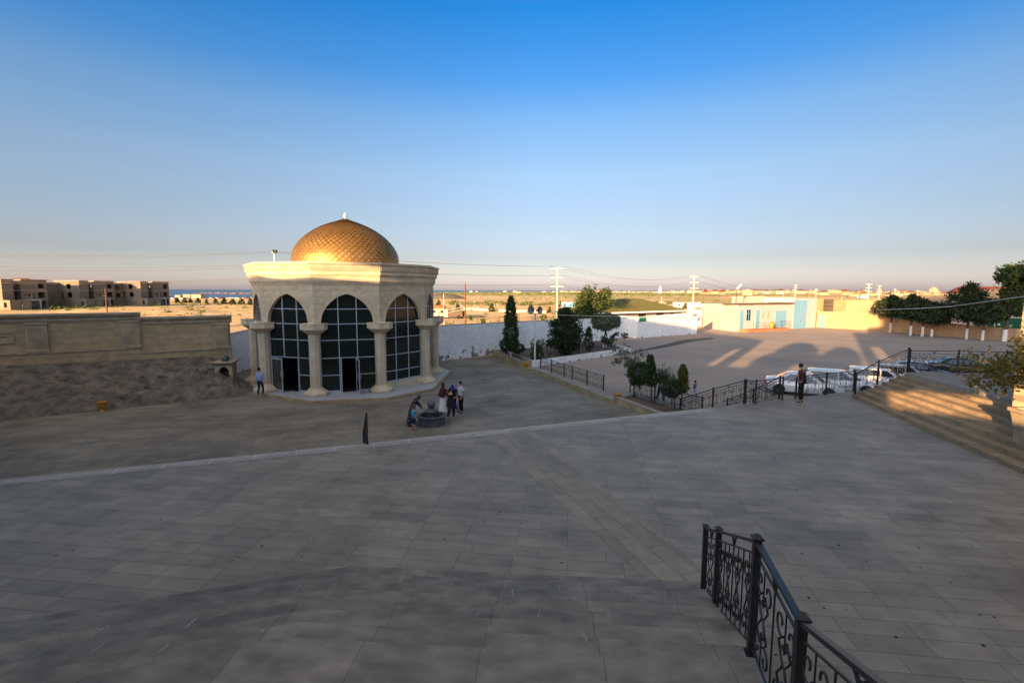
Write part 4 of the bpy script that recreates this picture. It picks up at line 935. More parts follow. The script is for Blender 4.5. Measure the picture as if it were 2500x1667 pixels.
railing('short black railing on the lone steps at the edge of the terrace', [tuple(e_a), tuple(e_a + nn_ * 1.6 + Vector((0, 0, -1.0)))], 1.0)
S1 = [Vector((10.4, 21.25, T)), Vector((9.7, 22.9, T - .72)), Vector((8.85, 24.9, 0.02))]
railing('black railing going down the left side of the car park steps', [tuple(p) for p in S1], 1.06)
pB, pC = Vector((10.85, 21.15, T)), Vector((12.5, 21.95, T))
railing('level black railing on the terrace edge left of the man', [tuple(S1[0] + Vector((.06, 0, 0))), tuple(pB), tuple(pC)], 1.06)
railing('steep black railing going down the right side of the car park steps', [(12.45, 22.12, T), (11.9, 23.4, .85), (11.3, 24.85, .02)], 1.06)
railing('black railing at the back of the planting bed beside the car park', [tuple(G(x, y, 1.4) - Vector((0, 0, 1.0))) for x, y in ((1549, 926), (1600, 939), (1649, 950), (1716, 967))], 1.0)
pD = [Vector((13.35, 22.35, T)), Vector((15.25, 23.1, T)), Vector((17.2, 23.95, T))]
railing('black railing on the terrace edge right of the man before the white cars', [tuple(p) for p in pD], 1.06)
railing('black railing rising with the upper stairs to the landing', [(16.35, 22.65, T), (17.6, 22.95, T + .55), (19.0, 22.95, LZ)], 1.14, gap=.55)
railing('level black railing along the landing behind the fruit tree', [(19.06, 22.95, LZ), (21.2, 22.75, LZ), (23.3, 22.55, LZ)], 1.06)
# steps down to the car park
for k in range(1, 10):
    f0, f1 = (k - 1) / 9.5, k / 9.5; z1 = T - .17 * k
    a0, a1 = S1[0].lerp(S1[2], f0), S1[0].lerp(S1[2], f1); b0_, b1_ = Vector((12.5, 22.05, 0)).lerp(Vector((11.3, 24.85, 0)), f0), Vector((12.5, 22.05, 0)).lerp(Vector((11.3, 24.85, 0)), f1)
    struct(MB().prism([(a0.x, a0.y), (b0_.x, b0_.y), (b1_.x, b1_.y), (a1.x, a1.y)], .003, z1, bottom=False).build('car_park_steps', 'step_stone'))

# ---------------------------------------------------------------- fountain, urns, small shrine, loudspeaker mast
ft = empty('fountain', (-4.03, 23.75, 0), R(10), 'small octagonal dark granite fountain with a stone ball in the court', 'fountain')
def ring8(r, z, n=8): return [(r * cos(2 * pi * i / n + pi / 8), r * sin(2 * pi * i / n + pi / 8), z) for i in range(n)]
MB().loft([ring8(.70, 0), ring8(.70, .40), ring8(.80, .42), ring8(.80, .49), ring8(.62, .49), ring8(.60, .2)], cap=False).build('basin', 'dark_granite', ft)
MB().prism([(p[0], p[1]) for p in ring8(.61, 0)], .3, .34).build('water', 'water_dark', ft)
pd_ = MB().lathe([(.30, .3), (.30, .62), (.33, .64), (.33, .70), (.24, .71), (.22, .80), (.13, .81), (.10, .84)], 16).build('pedestal', 'dark_granite', ft)
MB().lathe([(.205 * sin(pi * i / 10) + .001, 1.01 - .205 * cos(pi * i / 10)) for i in range(11)], 18).build('ball', 'dark_granite', ft)
def urn(loc, label):
    u = empty('urn', loc, 0, label, 'urn', None); u.scale = (.74,) * 3
    MB().lathe([(.20, 0), (.21, .03), (.17, .07), (.07, .16), (.06, .22), (.15, .27), (.25, .40), (.28, .55), (.29, .70), (.34, .74), (.34, .77), (.27, .76), (.24, .60)], 20, cap=False).build('body', 'urn_yellow', u)
    MB().lathe([(.25, .66), (.12, .67), (.001, .675)], 16, cap=False).build('soil', 'interior_dark', u); return u
urn(tuple(G(252, 1011)), 'yellow goblet urn at the foot of the dark earth bank'); urn(tuple(G(1284, 901)), 'yellow goblet urn against the stone bed by the loudspeaker mast'); urn(tuple(G(1508, 982.0)), 'yellow goblet urn mostly hidden at the corner of the planting bed')
bz = Z(553, 921, 32.0)
kb = empty('stone_hearth', (bz.x, bz.y, bz.z + .05), R(12), 'small stone hearth with arched mouth and metal ball on the bank', 'hearth'); kb.scale = (.85, .85, .9)
mb = MB(); mb.box(-.62, -.36, -.5, .5, -.3, .85); mb.box(.36, .62, -.5, .5, -.3, .85); mb.box(-.36, .36, -.1, .5, -.3, .85)
for i in range(12):
    a, b = -.36 + .06 * i, -.30 + .06 * i; h_ = .25 + .42 * sqrt(max(0, 1 - ((a + b) / 2 / .37) ** 2)); mb.box(a, b, -.5, -.1, h_, .85)
mb.build('body', 'trim_stone', kb); MB().loft([[(sx * r_, sy * r_, z_) for sx, sy in ((-1, -1), (1, -1), (1, 1), (-1, 1))] for r_, z_ in ((.62, .85), (.78, .98), (.78, 1.05))]).build('slab', 'trim_stone', kb)
MB().box(-.35, .35, -.12, -.102, -.2, .7).build('mouth', 'interior_dark', kb)
MB().lathe([(.30 * sin(pi * i / 8) + .001, 1.22 - .28 * cos(pi * i / 8)) for i in range(9)], 16).build('ball', 'dark_granite', kb)
wp = MB(); wp.tube([(.1, .0, -.55), (.05, -.5, -.62), (-.3, -1.2, -.95), (-.8, -1.9, -1.25)], [.03, .14, .12, .03], 7); tag(wp.build('plaster_spill', 'whitewash', None, tuple(Z(588, 925, 32.5))), 'white plaster spill running down the bank beside the pavilion', 'spill')
lsb = G(1301, 887)
ms = empty('loudspeaker_mast', tuple(Vector((2.05, 42.9, .36))), R(8), 'white mast with crossbar carrying two grey horn loudspeakers by the bed', 'mast')
ZT = Z(1302, 766, 42.9).z - .36
MB().tube([(0, 0, 0), (0, 0, ZT)], .085, 10).build('pole', 'pole_white', ms)
cb = MB(); cb.bar((-.75, 0, ZT), (.75, 0, ZT), .06); cb.bar((-.45, 0, ZT - .05), (-.05, 0, ZT - .5), .03); cb.bar((.45, 0, ZT - .05), (.05, 0, ZT - .5), .03); cb.build('crossbar', 'pole_white', ms)
for s_ in (-1, 1):
    hd = Vector((s_ * .55, -.75, .12)).normalized(); c = Vector((s_ * .30, -.05, ZT + .32)); mb = MB()
    mb.tube([c - hd * .25, c - hd * .12, c + hd * .05, c + hd * .16, c + hd * .18], [.09, .09, .16, .33, .34], 18, cap=False); mb.tube([c - hd * .3, c - hd * .0], [.07, .03], 10)
    hn_ = mb.build('horn', mat('horn_grey', (.16, .17, .19), rough=.45), ms); MB().bar(c - hd * .15 + Vector((0, 0, -.05)), Vector((c.x, 0, ZT + .02)), .04).build('bracket', 'iron', hn_)
lp = Z(1795, 776, 80.5)
sl_ = empty('street_lamp', (38.0, 82.3, 4.5), 0, 'thin dark post with angled white lamp head on the workshop roof', 'lamp')
MB().tube([(0, 0, 0), (0, 0, 2.6)], .05, 6).build('pole', 'iron', sl_); MB().bar((0, 0, 2.55), (.75, 0, 3.3), .3, .16).build('lamp_head', 'white_paint', sl_)

# ---------------------------------------------------------------- utility poles and wires
def pole3(base, h, label, arms=3, a=R(20), m='pole_white', r=.17, aw=1.25, name='utility_pole', group='white concrete poles of the power line'):
    p = empty(name, tuple(base), a, label, 'pole', group)
    MB().tube([(0, 0, -.5), (0, 0, h)], r, 8, r2=r * .62).build('shaft', m, p)
    for k in range(arms):
        z = h - .15 - k * 1.7; ab = MB().bar((-aw, 0, z), (aw, 0, z), .12, .14).build('crossarm', m, p)
        ins = MB()
        for x in (-aw + .05, -aw + .5, aw - .5, aw - .05): ins.lathe([(.06, z + .08), (.10, z + .14), (.06, z + .22), (.10, z + .28), (.04, z + .34)], 6, c=(x, 0))
        ins.build('insulators', 'wire', ab)
    return p
P1 = Z(1360, 700, 86); P1.z = 0
def onz(x, yt, h, Y=None): d = ray(x, yt); Y = (h - CH) / d[2] * d[1]; v = Z(x, yt, Y); return v
big = [(1360, 652, 11.0, 3), (1694, 671, 11.0, 3), (1942, 691, 11., 2), (1992, 700, 9.2, 2), (2121, 688, 10.2, 3), (2147, 692, 10.2, 3)]
LB = ['tall white three armed pole above the conifer left of centre', 'white three armed pole behind the right end of the green roof', 'white pole rising behind the tall blue door bay', 'short leaning white pole just right of the tall blue door bay', 'taller of two white poles behind the sunlit cream wall', 'white pole nearest the row of conifers on the right']
PB = []
for (x, yt, h, arms), lb in zip(big, LB):
    v = onz(x, yt, h) if yt < 705 else None
    PB.append(v); pole3((v.x, v.y, gz(v.x, v.y)), v.z - gz(v.x, v.y), lb, arms, a=ang((0, 0), (v.x, v.y)) - pi / 2 + .15, r=.15 if v.y < 140 else .22)
v0 = onz(670, 616, 11.0); v0 = Z(669, 617, 58.); pole3((v0.x, v0.y, 0), v0.z, 'pale pole top showing beside the golden dome', 1, a=R(70), aw=.35)
for (x, yt, yb, m, lb, r) in [(1136, 695, 795, 'brown_pole', 'rusty brown wooden pole standing past the white wall', .17), (261, 712, 768, 'brown_pole', 'rusty brown pole rising over the stone wall at left', .2), (1084, 718, 799, 'pole_white', 'thin plain white post beside the pavilion capital', .07), (1333, 727, 790, 'brown_pole', 'thin dark pole behind the tall cypress', .06),
                              (1223, 716, 742, 'brown_pole', 'far thin dark pole on the plain above the cypress', .12), (1386, 725, 760, 'brown_pole', 'thin dark pole before the blue container', .06), (1410, 722, 760, 'brown_pole', 'thin dark pole between container and big tree', .06), (1787, 719, 747, 'pole_white', 'white post with flat cap behind the workshop roof', .14), (1911, 716, 740, 'pole_white', 'small pale post on the plain behind the cream back wall', .12), (2052, 718, 753, 'pole_white', 'thin white post standing in front of the ochre wall', .1), (1614, 722, 743, 'pole_white', 'short white post above the green roof', .16)]:
    b = GG(x, yb); t_ = Z(x, yt, b.y); p = empty('post', tuple(b), 0, lb, 'pole'); MB().tube([(0, 0, -.3), (0, 0, t_.z - b.z)], r, 7, r2=r * .7).build('shaft', m, p)
    if 'rusty' in lb: MB().bar((-.9, 0, (t_.z - b.z) - 2.0), (.35, .1, (t_.z - b.z) - 2.0), .12).build('crossarm', m, p); MB().lathe([(.06, t_.z - b.z), (.1, t_.z - b.z + .2), (.05, t_.z - b.z + .4)], 6).build('insulator', 'wire', p)
    if 'flat cap' in lb or 'green roof' in lb: MB().bar((-1.4, 0, (t_.z - b.z) * (1 if 'cap' in lb else .35)), (1.4, 0, (t_.z - b.z) * (1 if 'cap' in lb else .35)), .25).build('crossarm', 'rust' if 'cap' in lb else 'pole_white', p)
for x, yt, yb in [(2100, 698, 731), (2155, 697, 727), (2206, 699, 722), (2224, 701, 725), (1999, 705, 733), (1926, 703, 735)]:
    Y = 420.; t_ = Z(x, yt, Y); b = Vector((t_.x, Y, gz(t_.x, Y))); p = empty('pylon_pole', tuple(b), 0, 'faint thin dark power pole far off on the plain', 'pole', 'thin dark poles far out on the plain'); hh = t_.z - b.z
    MB().tube([(0, 0, 0), (0, 0, hh)], .22, 5).build('shaft', 'brown_pole', p); MB().bar((-2, 0, hh - .6), (2, 0, hh - .6), .2).build('crossarm', 'brown_pole', p)
for x, yt, yb in [(2192, 707, 735), (2185, 700, 730), (2240, 703, 730)]:
    Y = 300.; t_ = Z(x, yt, Y); b = Vector((t_.x, Y, gz(t_.x, Y))); p = empty('pale_pole', tuple(b), 0, 'small pale power pole among the far houses', 'pole', 'small pale poles before the town'); hh = t_.z - b.z
    MB().tube([(0, 0, 0), (0, 0, hh)], .18, 5).build('shaft', 'pole_white', p); MB().bar((-1.2, 0, hh - .4), (1.2, 0, hh - .4), .18).build('crossarm', 'pole_white', p)
def wire(a, b, sag, r, m, label, group=None, n=18, name='wire'):
    a = Vector(a); b = Vector(b); L_ = (b - a).length
    pts = [a.lerp(b, i / n) + Vector((0, 0, -4 * sag * (i / n) * (1 - i / n))) for i in range(n + 1)]
    o = MB().tube(pts, r, 4).build(name, m); tag(o, label, 'wire', group); return o
v1 = PB[0]; v2 = PB[1]
gl1 = 'power line wires left of the tall white pole'; 
Lft = [Vector((-120, 46, 0))]
for k, (yl, lw) in enumerate([(627, 'upper'), (632, 'upper'), (655, 'middle'), (664, 'middle'), (690, 'lowest'), (695, 'lowest')]):
    z_ = v1.z - [0, 0, 1.7, 1.7, 3.4, 3.4][k] + .2
    lb = {'upper': 'highest thin wire crossing the sky behind the dome', 'middle': 'middle thin wire crossing the sky behind the dome', 'lowest': 'lowest thin wire crossing the sky just above the sea'}[lw]
    e = Z(669, 617, 58.) + Vector((0, 0, 0)); a_ = v1 + Vector((-.9 if k % 2 else -1.2, 0, z_ - v1.z)); b_ = Z(669, [617, 620, 648, 654, 681, 684][k], 58.)
    wire(a_, b_, .45, .012, 'wire', lb + ' to the right of it', gl1 + ' ' + lw, 14); c_ = Z(-160, yl, 52.); wire(b_, c_, .4, .012, 'wire', lb + ' to the left of it', 'power line wires left of the dome ' + lw, 14)
for k in range(6):
    z_ = [0, 0, 1.7, 1.7, 3.4, 3.4][k] - .2; s_ = (-1, 1)[k % 2]
    wire(v1 + Vector((s_ * 1.1, 0, -z_)), v2 + Vector((s_ * 1.1, 0, -z_)), 1.9, .014, 'wire', 'thin sagging wire strung between the two tallest white poles', 'wires strung between the two tallest white poles')
    if k % 2 == 0 and k < 4: wire(v2 + Vector((1.1, 0, -z_)), PB[2] + Vector((0, 0, -z_)), 4., .035, 'wire', 'faint wire from the green roof pole to the next pole on the right', 'faint wires right of the green roof pole')
wr0 = Z(1356, 768.5, 41.); wr1 = Z(1700, 774, 48.); wire(wr0, wr1, .0, .018, 'pale_wire', 'pale cable stretched past the conifer and the round tree')
wire(Z(2140, 750.5, 52), Z(2320, 742, 32), .05, .03, 'pale_wire', 'pale cable across the row of conifers on the right'); wire(Z(2320, 742, 32), Z(2560, 708, 18), .0, .022, 'pale_wire', 'pale cable rising to the limestone pillar at right')

# ---------------------------------------------------------------- trees and shrubs
def crown(rn, n, size, shape, flat=0, asp=1.6, twigs=0):
    """leaf-sized faces gathered in clumps; shape(rn) gives a point and clump radius"""
    mb = MB(); k = 0
    while k < n:
        p, cr = shape(rn); m = rn.randint(5, 11)
        for _ in range(m):
            d = Vector((rn.gauss(0, 1), rn.gauss(0, 1), rn.gauss(0, 1))) * cr * .55
            mb.quadleaf(p + d, size * rn.uniform(.6, 1.3), rn, flat, asp); k += 1
    return mb
def tree(name, loc, label, h, w, kind, m='leaf_conifer', seed=1, n=900, leaf=.16, trunk=.8, tr=.07, group=None, cat='tree', bend=(0, 0), white=True, twin=False, rz=0):
    rn = random.Random(seed); rt = empty(name, tuple(loc), rz, label, cat, group); B = Vector((bend[0], bend[1], 0))
    def axis(z): t = max(0, z / h); return B * t * t
    def shape_cypress(rn):
        t = rn.random() ** .9; z = trunk + (h - trunk) * t
        prof = (min(1, t * 5 + .35)) * (1 - t ** 2.3) ** .75 + .05
        lum = 1 + .18 * sin(z * 5 + seed) * .6; r = w / 2 * prof * lum * (.55 + .45 * rn.random() ** .4); a = rn.random() * 6.283
        return axis(z) + Vector((r * cos(a), r * sin(a), z)), .09 * w + .03
    def shape_ragged(rn):      # open old conifer, wider in the middle, boughs reaching out
        t = rn.random(); z = trunk + (h - trunk) * t; k = int(t * 11); ph = k * 2.4 + seed
        prof = (sin(pi * min(1, t * .82 + .18)) ** .7) * (1 - t ** 4) + .08; a = ph + rn.gauss(0, 1.0); r = w / 2 * prof * (.35 + .65 * rn.random()) * (1 + .22 * cos(k * 1.7 + a))
        return axis(z) + Vector((r * cos(a), r * sin(a), z + .25 * r)), .10 * w
    def shape_ball(rn):
        u = Vector((rn.gauss(0, 1), rn.gauss(0, 1), rn.gauss(0, 1))).normalized(); r = (.72 + .28 * rn.random()); zc = (trunk + h) / 2; hh = (h - trunk) / 2
        lum = 1 + .10 * hn(u.x * 4 + seed, u.z * 4 + u.y * 3)
        return Vector((u.x * w / 2 * r * lum, u.y * w / 2 * r * lum, zc + u.z * hh * r * lum)), .06 * w
    def shape_open(rn):
        blobs = getattr(shape_open, 'b', None)
        if blobs is None:
            blobs = shape_open.b = [(Vector((max(-.34, min(.34, rn.gauss(0, .24))) * w, max(-.34, min(.34, rn.gauss(0, .24))) * w, trunk + (h - trunk) * rn.uniform(.12, .92))), rn.uniform(.12, .24) * w) for _ in range(9 if w < 4 else 26)]
        c, r = rn.choice(blobs); u = Vector((rn.gauss(0, 1), rn.gauss(0, 1), rn.gauss(0, 1) * .7)).normalized() * r * rn.uniform(.5, 1)
        return c + u, .05 * w
    def shape_wisp(rn):
        a = rn.random() * 6.283; t = rn.random(); el = R(rn.uniform(25, 85)); L_ = (h - trunk) * .62 * (.8 + .4 * hn(a * 2, seed)); d = Vector((cos(a) * cos(el) * w / h * 1.3, sin(a) * cos(el) * w / h * 1.3, sin(el)))
        return Vector((0, 0, trunk * .9)) + d * L_ * (.25 + .75 * t) * 1.35, .05 * w
    def shape_cone(rn):
        t = rn.random() ** 1.3; z = trunk + (h - trunk) * t; a = rn.random() * 6.283; r = w / 2 * (1 - t) ** .8 * (.5 + .5 * rn.random()) * (1 + .15 * sin(a * 5 + seed + z * 3)) + .04
        return axis(z) + Vector((r * cos(a), r * sin(a), z)), .07 * w
    if n > 1000: n = int(n * 1.9); leaf *= .72
    elif n > 250 and leaf < .2: n = int(n * 1.7); leaf *= .75
    if kind in ('cypress', 'ragged'): ASP = 2.3
    else: ASP = 1.7
    S_ = dict(cypress=shape_cypress, ragged=shape_ragged, ball=shape_ball, open=shape_open, wisp=shape_wisp, cone=shape_cone)[kind]
    mb = crown(rn, n, leaf, S_, asp=ASP); mb.build('crown', m, rt)
    tm = MB(); zt = h * (.85 if kind in ('cypress', 'ragged', 'cone') else .62)
    stems = [(0, 0)] if not twin else [(-.16, .35), (.14, -.1)]
    for sx, lean in stems:
        tm.tube([Vector((sx, 0, -.05)) + axis(0), Vector((sx * 1.2 + lean * .2, 0, 0)) + Vector((0, 0, trunk * .6)) + axis(trunk * .6), Vector((sx + lean, 0, 0)) + Vector((0, 0, trunk * 1.15)) + axis(trunk), Vector((sx * .5 + lean, 0, zt)) + axis(zt)], [tr * 1.25, tr, tr * .85, tr * .25], 8)
    if kind in ('open', 'ball', 'ragged', 'wisp'):
        for k in range(7):
            a = k * 2.4 + seed; z0 = trunk + (h - trunk) * .06 * k; e = Vector((cos(a) * w * .33, sin(a) * w * .33, z0 + (h - trunk) * .28)); tm.tube([Vector((0, 0, z0)) + axis(z0), Vector((e.x * .45, e.y * .45, (z0 + e.z) / 2)), e], [tr * .6, tr * .35, tr * .12], 5)
    t_ = tm.build('trunk', 'bark', rt)
    if white and trunk > .3:
        for sx, lean in stems: MB().tube([(sx, 0, -.04), (sx * 1.2 + lean * .2, 0, trunk * .62)], [tr * 1.32, tr * 1.1], 9).build('whitewash_band', 'whitewash', t_)
    return rt
def at(x, yb, z0=.36): return G(x, yb, z0)
def hgt(p, yt): return Z(1250, yt, p.y).z - p.z
p = at(1247, 872); tree('cypress', p, 'tall slim dark cypress standing against the white wall left of the mast', hgt(p, 724), 1.32, 'cypress', 'leaf_cypress', 2, 4200, .11, .75, .07)
p = at(1236, 868); tree('round_shrub', p, 'dark round clipped shrub touching the left side of the tall cypress', 1.75, 1.35, 'ball', 'leaf_box', 3, 1300, .09, .35, .05, cat='shrub', white=False)
p = at(1265, 874); tree('round_shrub', p, 'dark round clipped shrub just right of the tall cypress trunk', 1.35, 1.3, 'ball', 'leaf_box', 4, 1300, .09, .45, .04, cat='shrub', white=False)
p = at(1312, 876); tree('olive_shrub', p, 'grey green wispy olive behind the foot of the loudspeaker mast', 2.5, 1.7, 'wisp', 'leaf_olive', 5, 650, .09, .9, .04, cat='shrub', white=False)
for x, lb, sd in ((1304, 'small dark upright bush left of the pair behind the mast', 31), (1319, 'small dark upright bush right of the pair behind the mast', 32)):
    p = at(x, 877); tree('upright_bush', p, lb, 1.2, .62, 'cypress', 'leaf_box', sd, 500, .08, .05, .03, cat='bush', white=False)
p = at(1336, 860); tree('leafy_shrub', p, 'sparse broad leaved shrub against the wall between mast and conifer', 1.35, 1.5, 'open', 'leaf_broad', 6, 260, .15, .5, .03, cat='shrub', white=False)
p = at(1380, 864); tree('conifer', p, 'large ragged dark conifer in the middle of the triangular bed', hgt(p, 757), 3.3, 'ragged', 'leaf_conifer', 7, 5200, .15, .3, .11, white=False)
p = at(1373, 866); tree('upright_bush', p, 'dark upright bush left of the two below the ragged conifer', 1.9, .7, 'cypress', 'leaf_conifer', 8, 800, .09, .05, .03, cat='bush', white=False)
p = at(1386, 867); tree('upright_bush', p, 'dark upright bush right of the two below the ragged conifer', 2.0, .75, 'cypress', 'leaf_conifer', 9, 800, .09, .05, .03, cat='bush', white=False)
p = at(1437, 856); tree('upright_bush', p, 'dark upright bush alone right of the ragged conifer', 2.5, 1.0, 'cypress', 'leaf_conifer', 10, 1200, .09, .05, .03, cat='bush', white=False)
p = at(1423, 847); tree('leafy_shrub', p, 'loose broad leaved shrub behind the lone upright bush', 2.1, 1.7, 'open', 'leaf_broad', 11, 300, .16, .6, .03, cat='shrub', white=False)
p = at(1477, 846); tree('round_tree', p, 'rounded grey green tree with light tips and two whitewashed stems', hgt(p, 763), 3.3, 'ball', 'leaf_olive', 12, 3600, .15, 1.9, .08, twin=True)
p = at(1482, 848); tree('leafy_shrub', p, 'low leafy shrub under the rounded grey green tree', 1.2, 1.7, 'open', 'leaf_broad', 13, 420, .15, .3, .03, cat='shrub', white=False)
p = at(1500, 842); tree('leafy_shrub', p, 'small leafy shrub right of the rounded tree', 1.5, 1.1, 'open', 'leaf_broad', 14, 260, .15, .5, .02, cat='shrub', white=False)
p = G(1524, 832, 0); tree('leafy_shrub', p, 'tiny lone shrub growing from the asphalt by the white wall', 1.25, .9, 'open', 'leaf_broad', 15, 220, .13, .2, .03, cat='shrub', white=False)
for i, (x, y) in enumerate([(1413, 862), (1342, 872), (1456, 852), (1402, 855), (1465, 856)]): p = at(x, y); tree('weed', p, 'tiny green weed sprouting from the soil of the triangular bed', .45, .4, 'cone', 'leaf_box', 50 + i, 60, .07, .02, .01, cat='weed', white=False, group='weeds in the triangular bed')
p = Z(1441, 790, 74); p.z = 0; tree('broadleaf_tree', p, 'big spreading dark tree behind the white wall before the green roof', 7.0, 6.8, 'open', 'leaf_broad', 16, 4600, .26, 2.0, .25, white=False)
p = Z(1400, 790, 66); p.z = 0; tree('broadleaf_tree', p, 'smaller tree behind the wall between the ragged conifer and the big tree', 4.0, 4.4, 'open', 'leaf_broad', 17, 1500, .3, 1.2, .15, white=False)
# planting bed by the terrace
bz_ = .30
p = G(1562, 968, bz_); tree('round_tree', p, 'clipped round dark tree with whitewashed stem in the bed by the terrace', 2.15, 1.55, 'ball', 'leaf_box', 18, 2600, .085, .75, .05)
p = G(1539, 955, bz_); tree('olive_tree', p, 'airy grey olive behind the clipped round tree on the left', 2.9, 2.3, 'open', 'leaf_olive', 19, 900, .09, 1.2, .04, white=False)
p = G(1590, 979, bz_); tree('cypress', p, 'thin crooked cypress with bent tip in the bed by the terrace', hgt(p, 868), .62, 'cypress', 'leaf_cypress', 20, 1900, .08, .95, .04, bend=(-.12, 0), white=False)
p = G(1619, 972, bz_); tree('olive_tree', p, 'pale feathery olive in front of the walking woman', 2.35, 2.1, 'wisp', 'leaf_olive', 21, 1100, .085, 1.0, .04, white=False)
p = G(1641, 990, bz_); tree('round_tree', p, 'low clipped round shrub nearest the terrace edge', 1.55, 1.15, 'ball', 'leaf_box', 22, 1700, .075, .5, .04, white=False)
p = G(1665, 985, bz_); tree('cypress', p, 'slender yellow tipped cypress beside the car park steps', hgt(p, 890), .58, 'cypress', 'leaf_gold_tip', 23, 1700, .075, .7, .035, white=False)
# row of conifers before the depot wall
for i, (x, yb, yt, w_, tw) in enumerate([(2173, 806, 724, 5.2, 3.2), (2222, 813, 723, 4.8, 3.0), (2251, 815, 734, 3.8, 3.0), (2274, 816, 742, 4.6, 2.3), (2359, 821, 694, 5.6, 3.0), (2398, 824, 735, 4.6, 2.8)]):
    p = G(x, yb); tree('pine_tree', p, ['conifer with sunlit left edge, first of the row at the shade line', 'second conifer from the left in the row before the depot', 'slim third conifer of the row, left of the green fascia lettering', 'low spreading fourth conifer in front of the green fascia lettering', 'tallest dark conifer with pointed top right of the green lettering', 'lower conifer to the right of the tallest pointed one'][i], hgt(p, yt), w_ * .9, 'ragged', 'leaf_conifer', 60 + i, 2600, .26, tw * .8, .13, group='conifers along the depot wall')
p = G(2452, 826); tree('poplar_tree', p, 'tall leafy tree with open top at the end of the conifer row', hgt(p, 636), 5.6, 'open', 'leaf_broad', 70, 3600, .34, 2.6, .16, twin=True)
p = G(2424, 822); tree('leafy_shrub', p, 'small dark bush at the foot of the depot wall', .8, 1.8, 'open', 'leaf_box', 71, 220, .16, .1, .03, cat='bush', white=False)
# citrus tree in the right planter
p = Vector((15.75, 14.0, T + 1.3)); tree('citrus_tree', p, 'small fruit tree with orange tinted leaves overhanging the upper stairs', 3.1, 3.6, 'open', 'leaf_citrus', 77, 3000, .10, .8, .06, white=False)
rn = random.Random(9); fr_ = D.objects[[o.name for o in D.objects if o.name.startswith('citrus_tree')][0]]
mb = MB()
for i in range(26):
    c = Vector((rn.gauss(-.3, .7), rn.gauss(0, .7), rn.uniform(1.0, 2.6))); mb.lathe([(.001, c.z - .04), (.035, c.z - .02), (.045, c.z), (.035, c.z + .02), (.001, c.z + .04)], 7, c=(c.x, c.y))
tag(mb.build('fruit', mat('orange_fruit', (.75, .25, .02), rough=.5), fr_), kind='stuff')
pl_ = empty('agave', (14.6, 11.3, T + .32), 0, 'dark spiky plant on the stone ledge at the right edge', 'plant'); mb = MB()
for i in range(14):
    a = i * 2.4; d = Vector((cos(a), sin(a), 0)); mb.tube([(0, 0, 0), d * .25 + Vector((0, 0, .25)), d * .55 + Vector((0, 0, .3 + .1 * (i % 3)))], [.06, .05, .005], 4)
mb.build('leaves', 'leaf_box', pl_)
# trees behind the camera whose crowns draw the round shadows on the car park
for (s_, tt, pk, wv, sd) in ((-3.0, -22, 73, 3.6, 81), (-4.6, -21, 60, 2.6, 82), (1.3, -22, 70, 2.8, 83), (.0, -21.5, 60.5, 3.6, 84)):
    x, y = ST(s_, tt); hh = (pk - tt) * TE_; tree('shade_tree', (x, y, 0), 'broad tree behind the viewer throwing a rounded shadow on the car park', hh, wv, 'ball', 'leaf_broad', sd, 2600, .4, hh - 3.8, .25, white=False, group='trees behind the mosque')
# conifers and scrub out on the plain
for i, (x, yb, yt, wf) in enumerate([(432, 744, 730, 1), (450, 743, 728.5, .9), (465, 743, 731.5, .95), (483, 744, 729.5, 1.1), (504, 745, 733, .7), (526, 746, 731, .95), (547, 746, 730, 1.1), (568, 747, 731, 1.0), (590, 747, 730, 1.05), (611, 748, 731, .9)]):
    p = GG(x, yb); tree('young_pine', p, 'young round pine in the long row between the field and the sea', hgt(p, yt), (yb - yt) * wf / F * p.y * 1.0, 'cone', 'leaf_scrub_dark', 100 + i, 420, .42, .1, .1, group='young pines in front of the beach', white=False)
LBp = ['dark pine just behind the rusty truck cab', 'small dark pine by the trailing end of the rusty truck', 'bushy pine standing alone on the plain left of the cypress', 'thin pine hidden behind the tall cypress tip', 'bushy pine behind the left loudspeaker horn', 'small pine right of the loudspeaker horns', 'dark pine above the far white container', 'pale bush by the blue container', 'round bush on the plain right of the mast', 'yellow green bush left of the mast', 'low green bush just above the white wall left', 'green bush beside the pavilion capital']
for i, (x, yb, yt, w_, m_) in enumerate([(1070, 758, 734, 2.4, 'leaf_scrub_dark'), (1117, 758, 742, 2.0, 'leaf_scrub_dark'), (1200, 761, 741, 2.6, 'leaf_scrub_dark'), (1254, 762, 738, 1.6, 'leaf_scrub_dark'), (1295, 762, 743, 2.2, 'leaf_scrub_dark'), (1341, 763, 749, 1.4, 'leaf_scrub_dark'), (1673, 759, 740, 2.9, 'leaf_scrub_dark'), (1367, 748, 736, 1.6, 'leaf_scrub'), (1330, 788, 770, 3.6, 'leaf_scrub'), (1178, 792, 778, 2.4, 'leaf_scrub'), (1148, 782, 771, 2.0, 'leaf_scrub'), (1076, 786, 771, 2.8, 'leaf_scrub')]):
    p = GG(x, yb); hh = hgt(p, yt); tree('pine_bush' if 'pine' in LBp[i] else 'bush', p, LBp[i], hh, hh * (w_ / 2.4), 'cone' if 'pine' in LBp[i] else 'open', m_, 130 + i, 420, .14 + p.y * .0012, .08, .06, cat='tree' if 'pine' in LBp[i] else 'bush', white=False)
rn = random.Random(21); mb = MB()
def clump(p, r, n, sz):
    for _ in range(n):
        d = Vector((rn.gauss(0, 1), rn.gauss(0, 1), abs(rn.gauss(0, .55)))) * r * .5; mb.quadleaf(p + d, sz, rn)
cnt = 0
